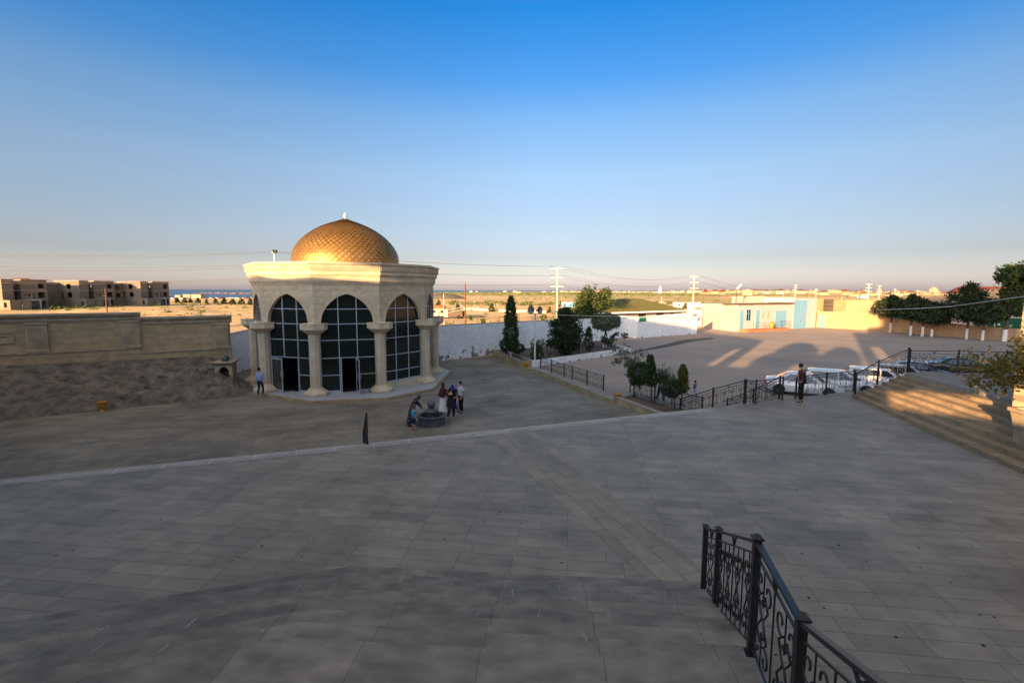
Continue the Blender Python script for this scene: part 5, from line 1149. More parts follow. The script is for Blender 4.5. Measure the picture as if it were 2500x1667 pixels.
for (x0, x1, y0, y1, n, pxh) in [(1045, 1720, 714.5, 721.5, 420, 2.2), (1250, 1720, 724, 731, 120, 2.0), (1700, 2150, 717, 722, 90, 1.6), (1700, 2300, 728, 742, 120, 2.4), (1100, 1360, 738, 746, 90, 5), (1550, 1720, 735, 742, 70, 4), (60, 320, 752, 765, 30, 7), (420, 620, 744, 750, 40, 3), (300, 600, 752, 776, 26, 5), (1050, 1420, 752, 800, 60, 4.5), (1060, 1130, 722, 731, 40, 4), (1850, 2000, 700, 716, 60, 2), (2000, 2300, 702, 722, 70, 2.4)]:
    for _ in range(n):
        x, y = rn.uniform(x0, x1), rn.uniform(y0, y1); p = GG(x, y)
        if p.y > 4500 or p.y < 40: continue
        r = pxh / F * p.y * rn.uniform(.6, 1.6); clump(p, r * 1.3, 16, r * .42); cnt += 1
tag(mb.build('scrub', 'leaf_scrub'), 'low green scrub and bushes scattered over the dry plain', 'scrub', kind='stuff')
# rubble ridges on the plain
rn = random.Random(22); mb = MB()
for (x0, x1, y0, y1, n, pxh) in [(1120, 1400, 725, 730, 130, 3.0), (1110, 1260, 743, 751, 60, 4), (1500, 1600, 730, 733, 20, 2), (1600, 1700, 741, 746, 40, 4), (560, 605, 766, 772, 24, 3.5), (1280, 1360, 784, 792, 30, 4), (1060, 1420, 750, 795, 60, 1.6), (300, 600, 750, 775, 40, 1.4), (1700, 2000, 722, 735, 40, 2)]:
    for _ in range(n):
        x, y = rn.uniform(x0, x1), rn.uniform(y0, y1); p = GG(x, y); r = pxh / F * p.y * rn.uniform(.4, 1.2)
        pts = [p + Vector((r * cos(a) * rn.uniform(.6, 1.4), r * sin(a) * rn.uniform(.6, 1.4), -.1)) for a in (0, 1.2, 2.5, 3.7, 5.0)]; tp_ = p + Vector((rn.uniform(-.3, .3) * r, 0, r * rn.uniform(.4, .9)))
        mb.add(pts + [tp_], [(i, (i + 1) % 5, 5) for i in range(5)])
tag(mb.build('rubble', 'rubble'), 'pale stone rubble heaps strewn over the plain', 'rubble', kind='stuff')

# ---------------------------------------------------------------- people
def skin(verts, edges, rad, name, m, parent, sub=1, root=0):
    me = D.meshes.new('s'); me.from_pydata([tuple(v) for v in verts], edges, []); o = D.objects.new('s', me); col.objects.link(o)
    md = o.modifiers.new('k', 'SKIN'); md.use_smooth_shade = True
    sv = me.skin_vertices[0].data
    for i, r in enumerate(rad):
        r = r if isinstance(r, tuple) else (r, r); sv[i].radius = r; sv[i].use_root = (i == root)
    if sub: s_ = o.modifiers.new('u', 'SUBSURF'); s_.levels = sub; s_.render_levels = sub
    dg = bpy.context.evaluated_depsgraph_get(); nm = D.meshes.new_from_object(o.evaluated_get(dg)); D.objects.remove(o); nm.name = name; nm.materials.clear(); nm.materials.append(MATS[m] if isinstance(m, str) else m)
    nm.polygons.foreach_set('use_smooth', [True] * len(nm.polygons))
    r_ = D.objects.new(name, nm); col.objects.link(r_); r_.parent = parent; return r_
mat('skin', (.42, .24, .16), rough=.6); mat('hair_black', (.012, .010, .010), rough=.5); mat('hair_brown', (.09, .05, .03), rough=.5)
mat('cloth_black', (.010, .010, .012)); mat('cloth_navy', (.02, .03, .075)); mat('cloth_white', (.72, .72, .74)); mat('cloth_lightblue', (.30, .36, .62)); mat('cloth_maroon', (.085, .022, .035))
mat('cloth_lilac', (.42, .25, .62)); mat('cloth_purple', (.14, .06, .32)); mat('cloth_cyan', (.03, .30, .52)); mat('cloth_royal', (.03, .05, .42)); mat('cloth_darkred', (.06, .012, .014)); mat('cloth_ivory', (.62, .62, .60)); mat('shoe', (.02, .018, .016), rough=.4); mat('shoe_white', (.6, .6, .6))
m = mat('cloth_stripes', (.75, .76, .82)); n_ = m.node_tree.nodes; l_ = m.node_tree.links; t_ = n_.new('ShaderNodeTexCoord'); wv = n_.new('ShaderNodeTexWave'); wv.bands_direction = 'Z'; wv.inputs['Scale'].default_value = 4.2; wv.inputs['Distortion'].default_value = .4
l_.new(t_.outputs['Object'], wv.inputs[0]); rr_ = n_.new('ShaderNodeValToRGB'); setramp(rr_, [(.3, (.05, .07, .2)), (.42, (.75, .76, .82))]); l_.new(wv.outputs[0], rr_.inputs[0]); l_.new(rr_.outputs[0], n_['Principled BSDF'].inputs['Base Color'])
m = mat('cloth_floral', (.02, .02, .05)); n_ = m.node_tree.nodes; l_ = m.node_tree.links; t_ = n_.new('ShaderNodeTexCoord'); vo = n_.new('ShaderNodeTexVoronoi'); vo.inputs['Scale'].default_value = 13
l_.new(t_.outputs['Object'], vo.inputs[0]); rr_ = n_.new('ShaderNodeValToRGB'); setramp(rr_, [(.0, (.55, .30, .22)), (.22, (.5, .35, .25)), (.3, (.015, .014, .03))]); l_.new(vo.outputs['Distance'], rr_.inputs[0]); l_.new(rr_.outputs[0], n_['Principled BSDF'].inputs['Base Color'])
def person(loc, rz, label, h=1.72, build=1., lean=0, arms=(None, None), stride=0, top='cloth_white', bottom='cloth_navy', shoes='shoe', hair='hair_black', long_hair=False, scarf=None, skirt=None, cape=None, shorts=False, short_sleeve=True, tunic=0, head_down=.0, belly=0, child=False, strap=False):
    """faces +Y; arms: (elbow, wrist) offsets from the shoulder, metres at 1.72 m"""
    k = h / 1.72; rt = empty('person', tuple(loc), rz, label, 'person'); hs = 1.25 if child else 1.0
    def U(p):      # upper body leans about the hips
        y, z = p[1], p[2] - .93; c, s = cos(lean), sin(lean); return Vector((p[0], y * c + z * s, .93 + z * c - y * s)) * k
    sw = .185 * build; hz_ = .93
    pel, wa, ch, nk = U((0, 0, .95)), U((0, .0, 1.12)), U((0, .0, 1.30)), U((0, 0, 1.45))
    hb = Vector((0, sin(lean + head_down), cos(lean + head_down)))
    h0 = nk + hb * .07 * k; h1 = nk + hb * .15 * k * hs; h2 = nk + hb * .235 * k * hs; fwd = Vector((0, cos(lean + head_down), -sin(lean + head_down)))
    V = [pel, wa, ch, nk, h0, h1, h2, h1 + fwd * .085 * k + hb * .005]; E_ = [(0, 1), (1, 2), (2, 3), (3, 4), (4, 5), (5, 6), (5, 7)]
    Rr = [(.115 * k * build, .075 * k), (.120 * k * build, .095 * k + belly), (.155 * k * build, .105 * k), .058 * k, .060 * k, (.078 * k * hs, .094 * k * hs), (.07 * k * hs, .078 * k * hs), .026 * k]
    J = {}
    for s_, nm in ((-1, 'l'), (1, 'r')):
        sh = U((s_ * sw, 0, 1.40)); ar = arms[0 if s_ < 0 else 1] or ((s_ * .04, .02, -.29), (s_ * .05, .07, -.54))
        el = sh + Vector(ar[0]) * k; wr = sh + Vector(ar[1]) * k; d = (wr - el).normalized(); i0 = len(V)
        pm = wr + d * .055 * k; V += [sh, el, wr, pm]; E_ += [(2, i0), (i0, i0 + 1), (i0 + 1, i0 + 2), (i0 + 2, i0 + 3)]; Rr += [.055 * k, .040 * k, .027 * k, (.034 * k, .018 * k)]
        sd = Vector((0, 1, 0)).cross(d);
        if sd.length < .1: sd = Vector((1, 0, 0))
        sd.normalize(); cu = sd.cross(d).normalized()
        for f in range(4):
            b0 = pm + sd * (-.024 + .016 * f) * k + d * .02 * k; ln = (.055, .065, .060, .045)[f] * k; j = len(V); V += [b0, b0 + d * ln * .6 + cu * .008, b0 + d * ln + cu * .024]; E_ += [(i0 + 3, j), (j, j + 1), (j + 1, j + 2)]; Rr += [.009 * k, .0085 * k, .007 * k]
        j = len(V); tb = wr + d * .02 * k + sd * .03 * k; V += [tb, tb + (d * .03 + sd * .022) * k]; E_ += [(i0 + 2, j), (j, j + 1)]; Rr += [.010 * k, .008 * k]
        J[nm] = (sh, el, wr)
    for s_, nm in ((-1, 'L'), (1, 'R')):
        st_ = stride * s_; hp = Vector((s_ * .09, 0, .90)) * k; kn = Vector((s_ * .095, st_ * .5 + .02 + (.06 if st_ else 0), .49)) * k; an = Vector((s_ * .10, st_ - .02, .075 + (.05 if st_ < 0 else 0))) * k; to = an + Vector((s_ * .02, .15, -.045)) * k; he = an + Vector((0, -.045, -.04)) * k
        i0 = len(V); V += [hp, kn, an, to, he]; E_ += [(0, i0), (i0, i0 + 1), (i0 + 1, i0 + 2), (i0 + 2, i0 + 3), (i0 + 2, i0 + 4)]; Rr += [.060 * k, .050 * k, .038 * k, (.036 * k, .022 * k), .028 * k]; J[nm] = (hp, kn, an, to, he)
    skin(V, E_, Rr, 'body', 'skin', rt, 1)
    g = 1.16
    # shirt
    cv = [U((0, 0, .86)), wa, ch, nk - hb * .02]; ce = [(0, 1), (1, 2), (2, 3)]; cr = [(.185 * k * build, .140 * k), (.152 * k * build, .118 * k + belly * 1.05), (.172 * k * build, .125 * k), .068 * k]
    for nm in 'lr':
        sh, el, wr = J[nm]; i0 = len(cv); en = sh.lerp(el, .62) if short_sleeve else el; cv += [sh, en]; ce += [(2, i0), (i0, i0 + 1)]; cr += [.070 * k, .058 * k]
        if not short_sleeve: cv.append(el.lerp(wr, .88)); ce.append((i0 + 1, i0 + 2)); cr.append(.042 * k)
    if cape: cr = [(r[0] * 1.02, r[1] * 1.02) if isinstance(r, tuple) else r for r in cr]
    skin(cv, ce, cr, 'shirt', top, rt, 1, 0)
    if tunic:
        MB().loft([[(rx * k * build * cos(a), ry * k * sin(a) + (wa.y * f), z * k) for a in [2 * pi * i / 16 for i in range(16)]] for z, rx, ry, f in ((1.16, .155, .12, 1), (1.0, .18, .14, .5), (.95 - tunic, .22, .18, 0))], smooth=True).build('tunic', top, rt)
    if skirt:
        hem = skirt[1] if isinstance(skirt, tuple) else .06; sm_ = skirt[0] if isinstance(skirt, tuple) else skirt
        rings = []
        for f in range(9):
            t = f / 8; z = (1.14 - (1.14 - hem) * t); rx = .15 + .11 * t ** .8; ry = .12 + .12 * t ** .8
            rings.append([((rx * (1 + .07 * t * sin(a * 7 + 1))) * k * build * cos(a), (ry * (1 + .07 * t * cos(a * 6))) * k * sin(a) + (wa.y * (1 - t) ** 2) - .01, z * k) for a in [2 * pi * i / 28 for i in range(28)]])
        MB().loft(rings, smooth=True).build('skirt', sm_, rt)
    else:
        tv = [Vector((0, 0, 1.04)) * k, Vector((0, 0, .90)) * k]; te = [(0, 1)]; tr_ = [(.15 * k * build, .115 * k), (.14 * k * build, .115 * k)]
        for nm in 'LR':
            hp, kn, an, to, he = J[nm]; i0 = len(tv); e = kn.lerp(an, .12) if shorts else an + Vector((0, 0, .01)); tv += [hp, kn]; te += [(1, i0), (i0, i0 + 1)]; tr_ += [.098 * k * build, .078 * k]
            tv.append(e); te.append((i0 + 1, i0 + 2)); tr_.append(.075 * k if shorts else .062 * k)
        skin(tv, te, tr_, 'trousers', bottom, rt, 1)
    for nm in 'LR':
        hp, kn, an, to, he = J[nm]; skin([he + Vector((0, 0, -.0)), an + Vector((0, .02, -.03)), to], [(0, 1), (1, 2)], [.036 * k, .044 * k, (.044 * k, .028 * k)], 'shoe', shoes, rt, 1)
    def ell(c, rx, ry, rz_, up, fw, lo=-1., n=14, nm='hair', mm='hair_black', cut=None):
        rt_ = fw.cross(up).normalized(); rings = []
        for i in range(11):
            v = lo + (1 - lo) * i / 10; v = max(-.999, min(.999, v)); r = sqrt(1 - v * v); rings.append([tuple(c + rt_ * rx * r * cos(2 * pi * j / n) + fw * ry * r * sin(2 * pi * j / n) + up * rz_ * v) for j in range(n)])
        return MB().loft(rings, smooth=True).build(nm, mm, rt)
    hc = nk + hb * .185 * k * hs
    if scarf:
        ell(hc + fwd * -.022 * k, .098 * k, .105 * k, .13 * k, (hb - fwd * .1).normalized(), fwd, -.9, nm='headscarf', mm=scarf)
        MB().loft([[tuple(nk + hb * z * k + fwd * (-.01) * k + Vector((rx * k * cos(a), 0, 0)) + fwd * ry * k * sin(a)) for a in [2 * pi * i / 14 for i in range(14)]] for z, rx, ry in ((-.10, .15, .125), (-.03, .12, .11), (.05, .075, .085), (.10, .07, .075))], smooth=True).build('scarf_drape', scarf, rt)
        if cape: MB().loft([[tuple(nk + hb * z * k + Vector((rx * k * cos(a), 0, 0)) + fwd * (ry * k * sin(a))) for a in [2 * pi * i / 18 for i in range(18)]] for z, rx, ry in ((-.48, .24, .19), (-.30, .235, .18), (-.12, .21, .16), (-.02, .13, .12), (.06, .08, .09))], smooth=True).build('cape', cape, rt)
    else:
        ell(hc + fwd * -.030 * k + hb * .020 * k, .086 * k * hs, .092 * k * hs, .100 * k * hs, (hb - fwd * .35).normalized(), (fwd + hb * .35).normalized(), -.85, mm=hair)
        if long_hair: MB().tube([hc - fwd * .08 * k, hc - fwd * .13 * k - hb * .10 * k, hc - fwd * .12 * k - hb * .22 * k], [.055 * k, .045 * k, .02 * k], 8).build('ponytail', hair, rt)
    if strap:
        MB().tube([U((-.13, .10, 1.42)), U((-.02, .14, 1.28)), U((.13, .13, 1.05)), U((.20, 0, .93)), U((.10, -.12, 1.1)), U((-.06, -.12, 1.32)), U((-.13, -.03, 1.47)), U((-.13, .10, 1.42))], .02, 5).build('shoulder_strap', 'cloth_black', rt)
        MB().box(.15 * k, .27 * k, -.10, .10, .82 * k, 1.02 * k).build('shoulder_bag', 'cloth_black', rt)
    return rt
g = lambda x, y, z=0: tuple(G(x, y, z))
person(g(637, 969, PZ), R(-8), 'man in pale blue shirt and dark trousers walking beside the pavilion column', 1.74, 1.02, top='cloth_lightblue', bottom='cloth_navy', short_sleeve=False, stride=.10)
person(g(1006, 1040), R(-62), 'woman in long dark floral dress and scarf bending over the fountain', 1.62, 1.12, lean=.62, head_down=.25, top='cloth_floral', skirt='cloth_floral', scarf='cloth_floral', short_sleeve=False, arms=(((-.02, .14, -.22), (0, .28, -.42)), ((.02, .14, -.22), (0, .28, -.42))))
person(g(1012, 1051.5), R(-35), 'small boy in bright blue shirt and navy shorts at the fountain rim', 1.18, .98, top='cloth_cyan', bottom='cloth_navy', shorts=True, hair='hair_brown', child=True, arms=(None, ((.10, .12, -.22), (.14, .30, -.40))))
person(g(1083, 1010), R(-60), 'woman in dark brown headscarf cape and long white skirt facing the group', 1.66, 1.02, top='cloth_darkred', skirt=('cloth_ivory', .05), scarf='cloth_darkred', cape='cloth_darkred', short_sleeve=False, arms=(((-.02, .10, -.26), (.02, .28, -.34)), ((.02, .10, -.26), (-.02, .28, -.34))), head_down=.2)
person(g(1102, 1024), R(-28), 'person with short dark hair in black tunic and leggings seen from behind', 1.66, 1.22, top='cloth_black', bottom='cloth_black', tunic=.28, shoes='skin', stride=.13, arms=(((-.05, .08, -.27), (-.02, .30, -.36)), ((.10, .10, -.24), (.10, .32, -.30))))
person(g(1109, 1004), R(175), 'person in black with bright blue cap bending over the little girl', 1.62, 1.12, lean=.45, head_down=.35, top='cloth_black', bottom='cloth_black', scarf='cloth_royal', short_sleeve=False, arms=(((-.02, .16, -.22), (.06, .30, -.42)), ((.02, .16, -.22), (-.06, .30, -.42))))
person(g(1127, 1008), R(125), 'heavy man in blue striped white shirt and black trousers standing by the group', 1.74, 1.22, top='cloth_stripes', bottom='cloth_black', belly=.05, head_down=.3, arms=(((-.06, .0, -.28), (-.02, .12, -.50)), ((.06, .0, -.28), (.02, .12, -.50))))
person(g(1118, 1010.5), R(110), 'toddler girl in lilac top and purple leggings among the adults', .98, 1.0, top='cloth_lilac', bottom='cloth_purple', shoes='shoe_white', hair='hair_brown', child=True, long_hair=False)
person(g(1092, 1008), R(-100), 'child in lilac headband standing between the women, mostly hidden', 1.25, .95, top='cloth_white', bottom='cloth_navy', shorts=True, child=True)
person(g(1955, 977.5, T), R(38), 'man in maroon polo shirt with black strap leaning a hand on the railing', 1.76, 1.08, top='cloth_maroon', bottom='cloth_black', head_down=.5, strap=True, arms=(((-.16, .10, -.24), (-.30, .26, -.44)), None))
person(g(1611, 980), R(-75), 'woman with dark ponytail in white top walking behind the olive', 1.66, .95, top='cloth_white', bottom='cloth_navy', long_hair=True, stride=.24, arms=(((-.02, .10, -.27), (0, .26, -.42)), ((.02, -.10, -.27), (0, -.05, -.52))))
person(g(1695, 969), R(-80), 'small boy in navy top running across the car park behind the railing', 1.08, .95, top='cloth_navy', bottom='cloth_lightblue', shorts=True, child=True, stride=.22, lean=.15, arms=(((-.02, .16, -.16), (0, .34, -.06)), ((.04, -.08, -.22), (.10, -.05, -.42))))

# ---------------------------------------------------------------- parked cars
mat('car_glass', (.012, .016, .02), rough=.05, spec=.8); mat('tyre', (.012, .012, .012), rough=.8); mat('alloy', (.45, .46, .48), rough=.3, metal=.8); mat('tail_red', (.35, .01, .01), rough=.3); mat('lamp_clear', (.6, .62, .65), rough=.15); mat('chrome', (.6, .6, .62), rough=.2, metal=1)
def car(loc, rz, label, paint, wagon=False, scale=1.0):
    c = empty('parked_car', tuple(loc), rz, label, 'car', 'cars parked below the terrace')
    # +X is forwards
    L2, W2 = 2.22, .86
    st = [(-2.22, .42, .80, .70), (-2.14, .30, .98, .80), (-1.7, .24, 1.03, .85), (-1.0, .22, .98, .87), (0, .22, .93, .87), (.9, .22, .93, .87), (1.3, .24, .90, .86), (1.85, .26, .80, .83), (2.13, .30, .70, .76), (2.22, .40, .60, .62)]
    rings = []
    for x, zb, zt, hw in st:
        zm = zb + (zt - zb) * .55
        rings.append([(x, -hw * .90, zb), (x, -hw, zb + .10), (x, -hw * 1.0, zm), (x, -hw * .965, zt - .06), (x, -hw * .86, zt), (x, -hw * .4, zt + .025), (x, 0, zt + .03), (x, hw * .4, zt + .025), (x, hw * .86, zt), (x, hw * .965, zt - .06), (x, hw, zm), (x, hw, zb + .10), (x, hw * .90, zb), (x, 0, zb)])
    MB().loft(rings, smooth=True).build('body', paint, c)
    # greenhouse: base ring to roof ring
    if wagon: B0, B1, R0_, R1_ = -2.05, 1.05, -1.85, .35
    else: B0, B1, R0_, R1_ = -1.62, 1.15, -.95, .35
    zb, zr = .97, 1.45
    def gring(x0, x1, hw, z, e=.12): return [(x0, -hw + e, z), (x0 + e, -hw, z), (x1 - e * 2, -hw, z), (x1, -hw + e * 1.6, z), (x1, hw - e * 1.6, z), (x1 - e * 2, hw, z), (x0 + e, hw, z), (x0, hw - e, z)]
    r0, r1 = gring(B0, B1, .80, zb - .04), gring(R0_, R1_, .62, zr - .05, .1)
    rf = MB().loft([r0, gring((B0 + R0_ * 1.5) / 2.5 - .0, (B1 + R1_ * 1.5) / 2.5 + .0, .695, zb + .29, .11), r1, gring(R0_ + .12, R1_ - .15, .54, zr, .1), gring(R0_ + .5, R1_ - .5, .3, zr + .02, .1)], cap=True, smooth=True).build('roof', paint, c)
    def panel(pts, off, nm, m_='car_glass'):
        P = [Vector(p) for p in pts]; nn = (P[1] - P[0]).cross(P[-1] - P[0]).normalized(); cc = sum(P, Vector()) / len(P)
        if nn.dot(cc - Vector((-.2, 0, .9))) < 0: nn = -nn
        P2 = [p + nn * off for p in P]; P1_ = [p - nn * .03 for p in P]; k_ = len(P)
        MB().add(P1_ + P2, [tuple(range(k_, 2 * k_))] + [(i, (i + 1) % k_, k_ + (i + 1) % k_, k_ + i) for i in range(k_)]).build(nm, m_, c)
    xf0, xf1 = B1 - .06, R1_ + .05
    panel([(xf0, -.62, zb + .02), (xf0, .62, zb + .02), (xf1, .50, zr - .05), (xf1, -.50, zr - .05)], .035, 'windscreen')
    panel([(B0 + .06, -.62, zb + .02), (B0 + .06, .62, zb + .02), (R0_ - .02, .5, zr - .06), (R0_ - .02, -.5, zr - .06)], .035, 'rear_window')
    for s_ in (-1, 1):
        y0, y1 = s_ * .792, s_ * .655
        panel([(B0 + .42, y0, zb + .02), (-.18, y0, zb + .02), (-.18, y1, zr - .09), (R0_ + .16, y1, zr - .09)], .03, 'side_window')
        panel([(-.10, y0, zb + .02), (B1 - .45, y0, zb + .02), (R1_ - .12, y1, zr - .09), (-.10, y1, zr - .09)], .03, 'side_window')
        MB().box(.52, .66, min(s_ * .80, s_ * .98), max(s_ * .80, s_ * .98), 1.0, 1.12).build('mirror', paint, c)
        MB().lathe([(.001, -.02), (.09, 0), (.11, .05)], 8).build('headlight', 'lamp_clear', c, (2.12, s_ * .62, .62))
        MB().box(-2.235, -2.10, min(s_ * .50, s_ * .80), max(s_ * .50, s_ * .80), .70, .90).build('tail_light', 'tail_red', c)
        for x in (-1.35, 1.38):
            w_ = MB().lathe([(.20, -.10), (.30, -.105), (.325, -.07), (.325, .07), (.30, .105), (.20, .10)], 24); wo = w_.build('wheel', 'tyre', c, (x, s_ * .79, .325)); wo.rotation_euler = (pi / 2, 0, 0)
            ri = MB().lathe([(.205, -.07), (.205, .07), (.17, .06)], 20, cap=False)
            for q in range(7): a = 2 * pi * q / 7; ri.bar((.03 * cos(a), .03 * sin(a), -s_ * .085), (.20 * cos(a), .20 * sin(a), -s_ * .085), .045, .03)
            ri.lathe([(.05, -s_ * .10 - .01), (.05, -s_ * .10 + .02)], 10); ri.build('rim', 'alloy', wo)
            ah = MB(); 
            for q in range(12):
                a0, a1 = pi * q / 12, pi * (q + 1) / 12; ah.add([(x + .37 * cos(a), s_ * (.872 if dd else .80), .325 + .37 * sin(a)) for a in (a0, a1) for dd in (0, 1)], [(0, 1, 3, 2)])
            ah.add([(x + .37 * cos(pi * q / 12), s_ * .872, .325 + .37 * sin(pi * q / 12)) for q in range(13)], [tuple(range(13))]); ah.build('wheel_arch', 'tyre', c)
    MB().box(2.16, 2.235, -.5, .5, .32, .42).build('grille', 'tyre', c); MB().box(-2.236, -2.2, -.26, .26, .52, .64).build('number_plate', 'white_paint', c)
    return c
mat('paint_white', (.62, .64, .68), rough=.18, spec=.6, coat=.8); mat('paint_silver', (.30, .33, .38), rough=.2, metal=.5, coat=.8); mat('paint_navy', (.012, .018, .035), rough=.15, coat=1, spec=.6); mat('paint_black', (.012, .012, .014), rough=.15, coat=1)
cz = [((19.0, 31.05), -30, 'silvery white sedan at the left end of the row of parked cars', 'paint_white', False), ((22.0, 32.0), -30, 'white car second from the left in the parked row', 'paint_white', True), ((25.5, 32.9), -32, 'white car third in the row, seen through the stair railing', 'paint_white', True),
      ((28.2, 34.2), -30, 'silver car behind the top of the upper stairs', 'paint_silver', True), ((30.6, 36.2), -28, 'dark blue car behind the silver car beyond the landing', 'paint_navy', False), ((36.0, 38.3), -26, 'black car farthest right behind the landing railing', 'paint_black', False)]
for (p, a, lb, pt_, wg_) in cz: car((p[0], p[1], -.006), R(a), lb, pt_, wg_)

# ---------------------------------------------------------------- the plain: truck, containers, walls, fences, town, beach
tk = GG(1090, 779); tr = empty('wrecked_truck', tuple(tk), R(-12), 'rusty orange and white wrecked truck with round tank beyond the wall', 'truck')
MB().box(-4.2, .8, -1.2, 1.2, .5, 2.5).build('body', mat('truck_cream', (.62, .45, .30), noise=.4, nscale=.8), tr)
tb_ = MB(); tb_.loft([[(x, 1.15 * cos(a), 2.5 + .95 * sin(a)) for a in [pi * i / 10 for i in range(11)]] for x in (-4.0, -.6)], smooth=True); tb_.build('tank', 'rust', tr)
MB().box(.9, 4.6, -1.0, 1.0, .6, 2.0).build('engine_bay', 'bark', tr)
mb = MB(); mb.bar((.8, -1.05, 2.2), (5.4, -.9, 3.2), .12); mb.bar((.8, -1.05, 1.6), (5.2, -1.0, 2.6), .12); mb.build('boom', 'concrete_pale', tr)
for x in (-3.2, -1.9, 3.6):
    for s_ in (-1, 1): o = MB().lathe([(.25, -.14), (.5, -.14), (.5, .14), (.25, .14)], 16).build('wheel', 'tyre', tr, (x, s_ * 1.0, .5)); o.rotation_euler = (pi / 2, 0, 0)
for x in (-3.4, -1.2): MB().box(x, x + .9, -1.23, -1.2, 1.5, 2.2).build('window', 'interior_dark', tr)
def container(x0, x1, yt, yb, label, m, m2=None, dep=2.4, skew=0):
    a = GG(x0, yb); b = Z(x1, yb, a.y + skew); top = Z(x0, yt, a.y).z - a.z; c = empty('container', tuple(a), ang(a, b), label, 'container'); L_ = dist(a, b)
    mb = MB().box(0, L_, 0, dep, 0, top); 
    n = int(L_ / .45)
    for i in range(n): mb.box(i * L_ / n + .05, i * L_ / n + .2, -.05, .0, .15, top - .15)
    mb.build('body', m, c); MB().box(-.06, .0, 0, dep, 0.02, top - .02).build('door', m2 or m, c); MB().box(-.08, L_ + .05, -.08, dep + .05, top, top + .12).build('roof_frame', 'concrete_pale', c); MB().box(L_ * .12, L_ * .2, -.09, -.05, top * .3, top * .75).build('window', 'interior_dark', c); return c
mat('container_white', (.80, .77, .70), noise=.1); mat('container_blue', (.16, .40, .62), noise=.15)
container(1372, 1412, 737, 750, 'pale blue container with bright white end left of the big tree', 'container_blue', 'white_paint')
container(1647, 1709, 736, 748, 'leftmost long white container beyond the green roofed house', 'container_white'); container(1718, 1781, 739.5, 752, 'middle long white container behind the workshop', 'container_white'); container(1784, 1817, 740, 752, 'short white container next to the middle one', 'container_white')
for i, (xa, ya, xb, yb, h_, lb) in enumerate([(1128, 757, 1195, 760, .8, 'left piece of the low yellow wall crossing the plain'), (1217, 761, 1334, 764, .8, 'right piece of the low yellow wall crossing the plain'), (1555, 733, 1640, 731, 1.0, 'faint low wall far across the plain')]):
    a, b = GG(xa, ya), GG(xb, yb); hwall('field_wall', a, b, .3, h_ + a.z, h_ + a.z, 'cream_block', lb, z0=a.z - .5)
rn = random.Random(31)
for i, (x, y, h_) in enumerate([(1082, 755, 2.2), (1144, 758, 2.2), (1172, 757, 2.2), (1231, 756, 2.2), (1262, 756, 2.2), (1291, 758, 2.4), (1325, 757, 2.4), (1165, 792, 1.8), (1218, 790, 1.8), (1267, 785, 1.8), (1107, 794, 1.8)]):
    p = GG(x, y); tag(MB().tube([(0, 0, -.2), (0, 0, h_)], .06, 5).build('fence_post', 'brown_pole', None, tuple(p)), 'thin brown fence post standing on the dry plain', 'post', 'thin brown fence posts on the plain')
a, b = GG(560, 797), GG(640, 776)
struct(MB().add([tuple(GG(540, 802) + Vector((0, 0, .03))), tuple(GG(640, 790) + Vector((0, 0, .03))), tuple(GG(640, 772) + Vector((0, 0, .03))), tuple(GG(560, 788) + Vector((0, 0, .03)))], [(0, 1, 2, 3)]).build('dirt_track', mat('track', (.62, .50, .36), noise=.2)))
# spoil mound at left of the plain
p = GG(1068, 730); mb = MB().loft([[(p.x + r_ * 26 * cos(a) * (1 + .1 * sin(3 * a)), p.y + r_ * 20 * sin(a), p.z - .5 + z_ * 5) for a in [2 * pi * i / 24 for i in range(24)]] for r_, z_ in ((1, 0), (.8, .35), (.55, .75), (.3, .95), (.08, 1.05))], smooth=True)
tag(mb.build('spoil_mound', mat('mound', (.20, .17, .12), noise=.4, nscale=.1)), 'dark earth mound on the plain right of the pavilion', 'mound')
# town on the right
mat('house_cream', (.50, .37, .24), noise=.15, nscale=.1); mat('house_pink', (.45, .25, .17), noise=.15, nscale=.1); mat('house_white', (.58, .48, .38), noise=.1, nscale=.1); mat('roof_dark', (.10, .085, .08)); mat('roof_grey', (.32, .28, .24)); mat('roof_tan', (.45, .27, .14))
def house(x, yb, wpx, hpx, rpx, wm, rm, label, Y=None, group='houses of the distant town', rz=None, flat=False):
    b = GG(x, yb)
    if Y: t_ = Z(x, yb, Y); b = Vector((t_.x, Y, t_.z))
    s = b.y / F; w_, h_, r_ = wpx * s, hpx * s, rpx * s; hh = empty('house', (b.x, b.y, b.z - h_ * .3), rz if rz is not None else rn.uniform(-.5, .5), label, 'house', group); d = w_ * .8; h_ *= 1.3
    MB().box(-w_ / 2, w_ / 2, 0, d, 0, h_).build('wall', wm, hh)
    if not flat:
        o_ = w_ * .08; rd = w_ * .22; MB().add([(-w_ / 2 - o_, -o_, h_), (w_ / 2 + o_, -o_, h_), (w_ / 2 + o_, d + o_, h_), (-w_ / 2 - o_, d + o_, h_), (-rd, d / 2, h_ + r_), (rd, d / 2, h_ + r_)], [(0, 1, 5, 4), (1, 2, 5), (2, 3, 4, 5), (3, 0, 4), (3, 2, 1, 0)]).build('roof', rm, hh)
    else: MB().box(-w_ / 2 - .3, w_ / 2 + .3, -.3, d + .3, h_, h_ + .6).build('roof', rm, hh)
    if wpx > 9:
        for q in (-.3, .0, .3): MB().box(w_ * q - w_ * .05, w_ * q + w_ * .05, -.1, -.01, h_ * .5, h_ * .78).build('window', 'interior_dark', hh)
    return hh
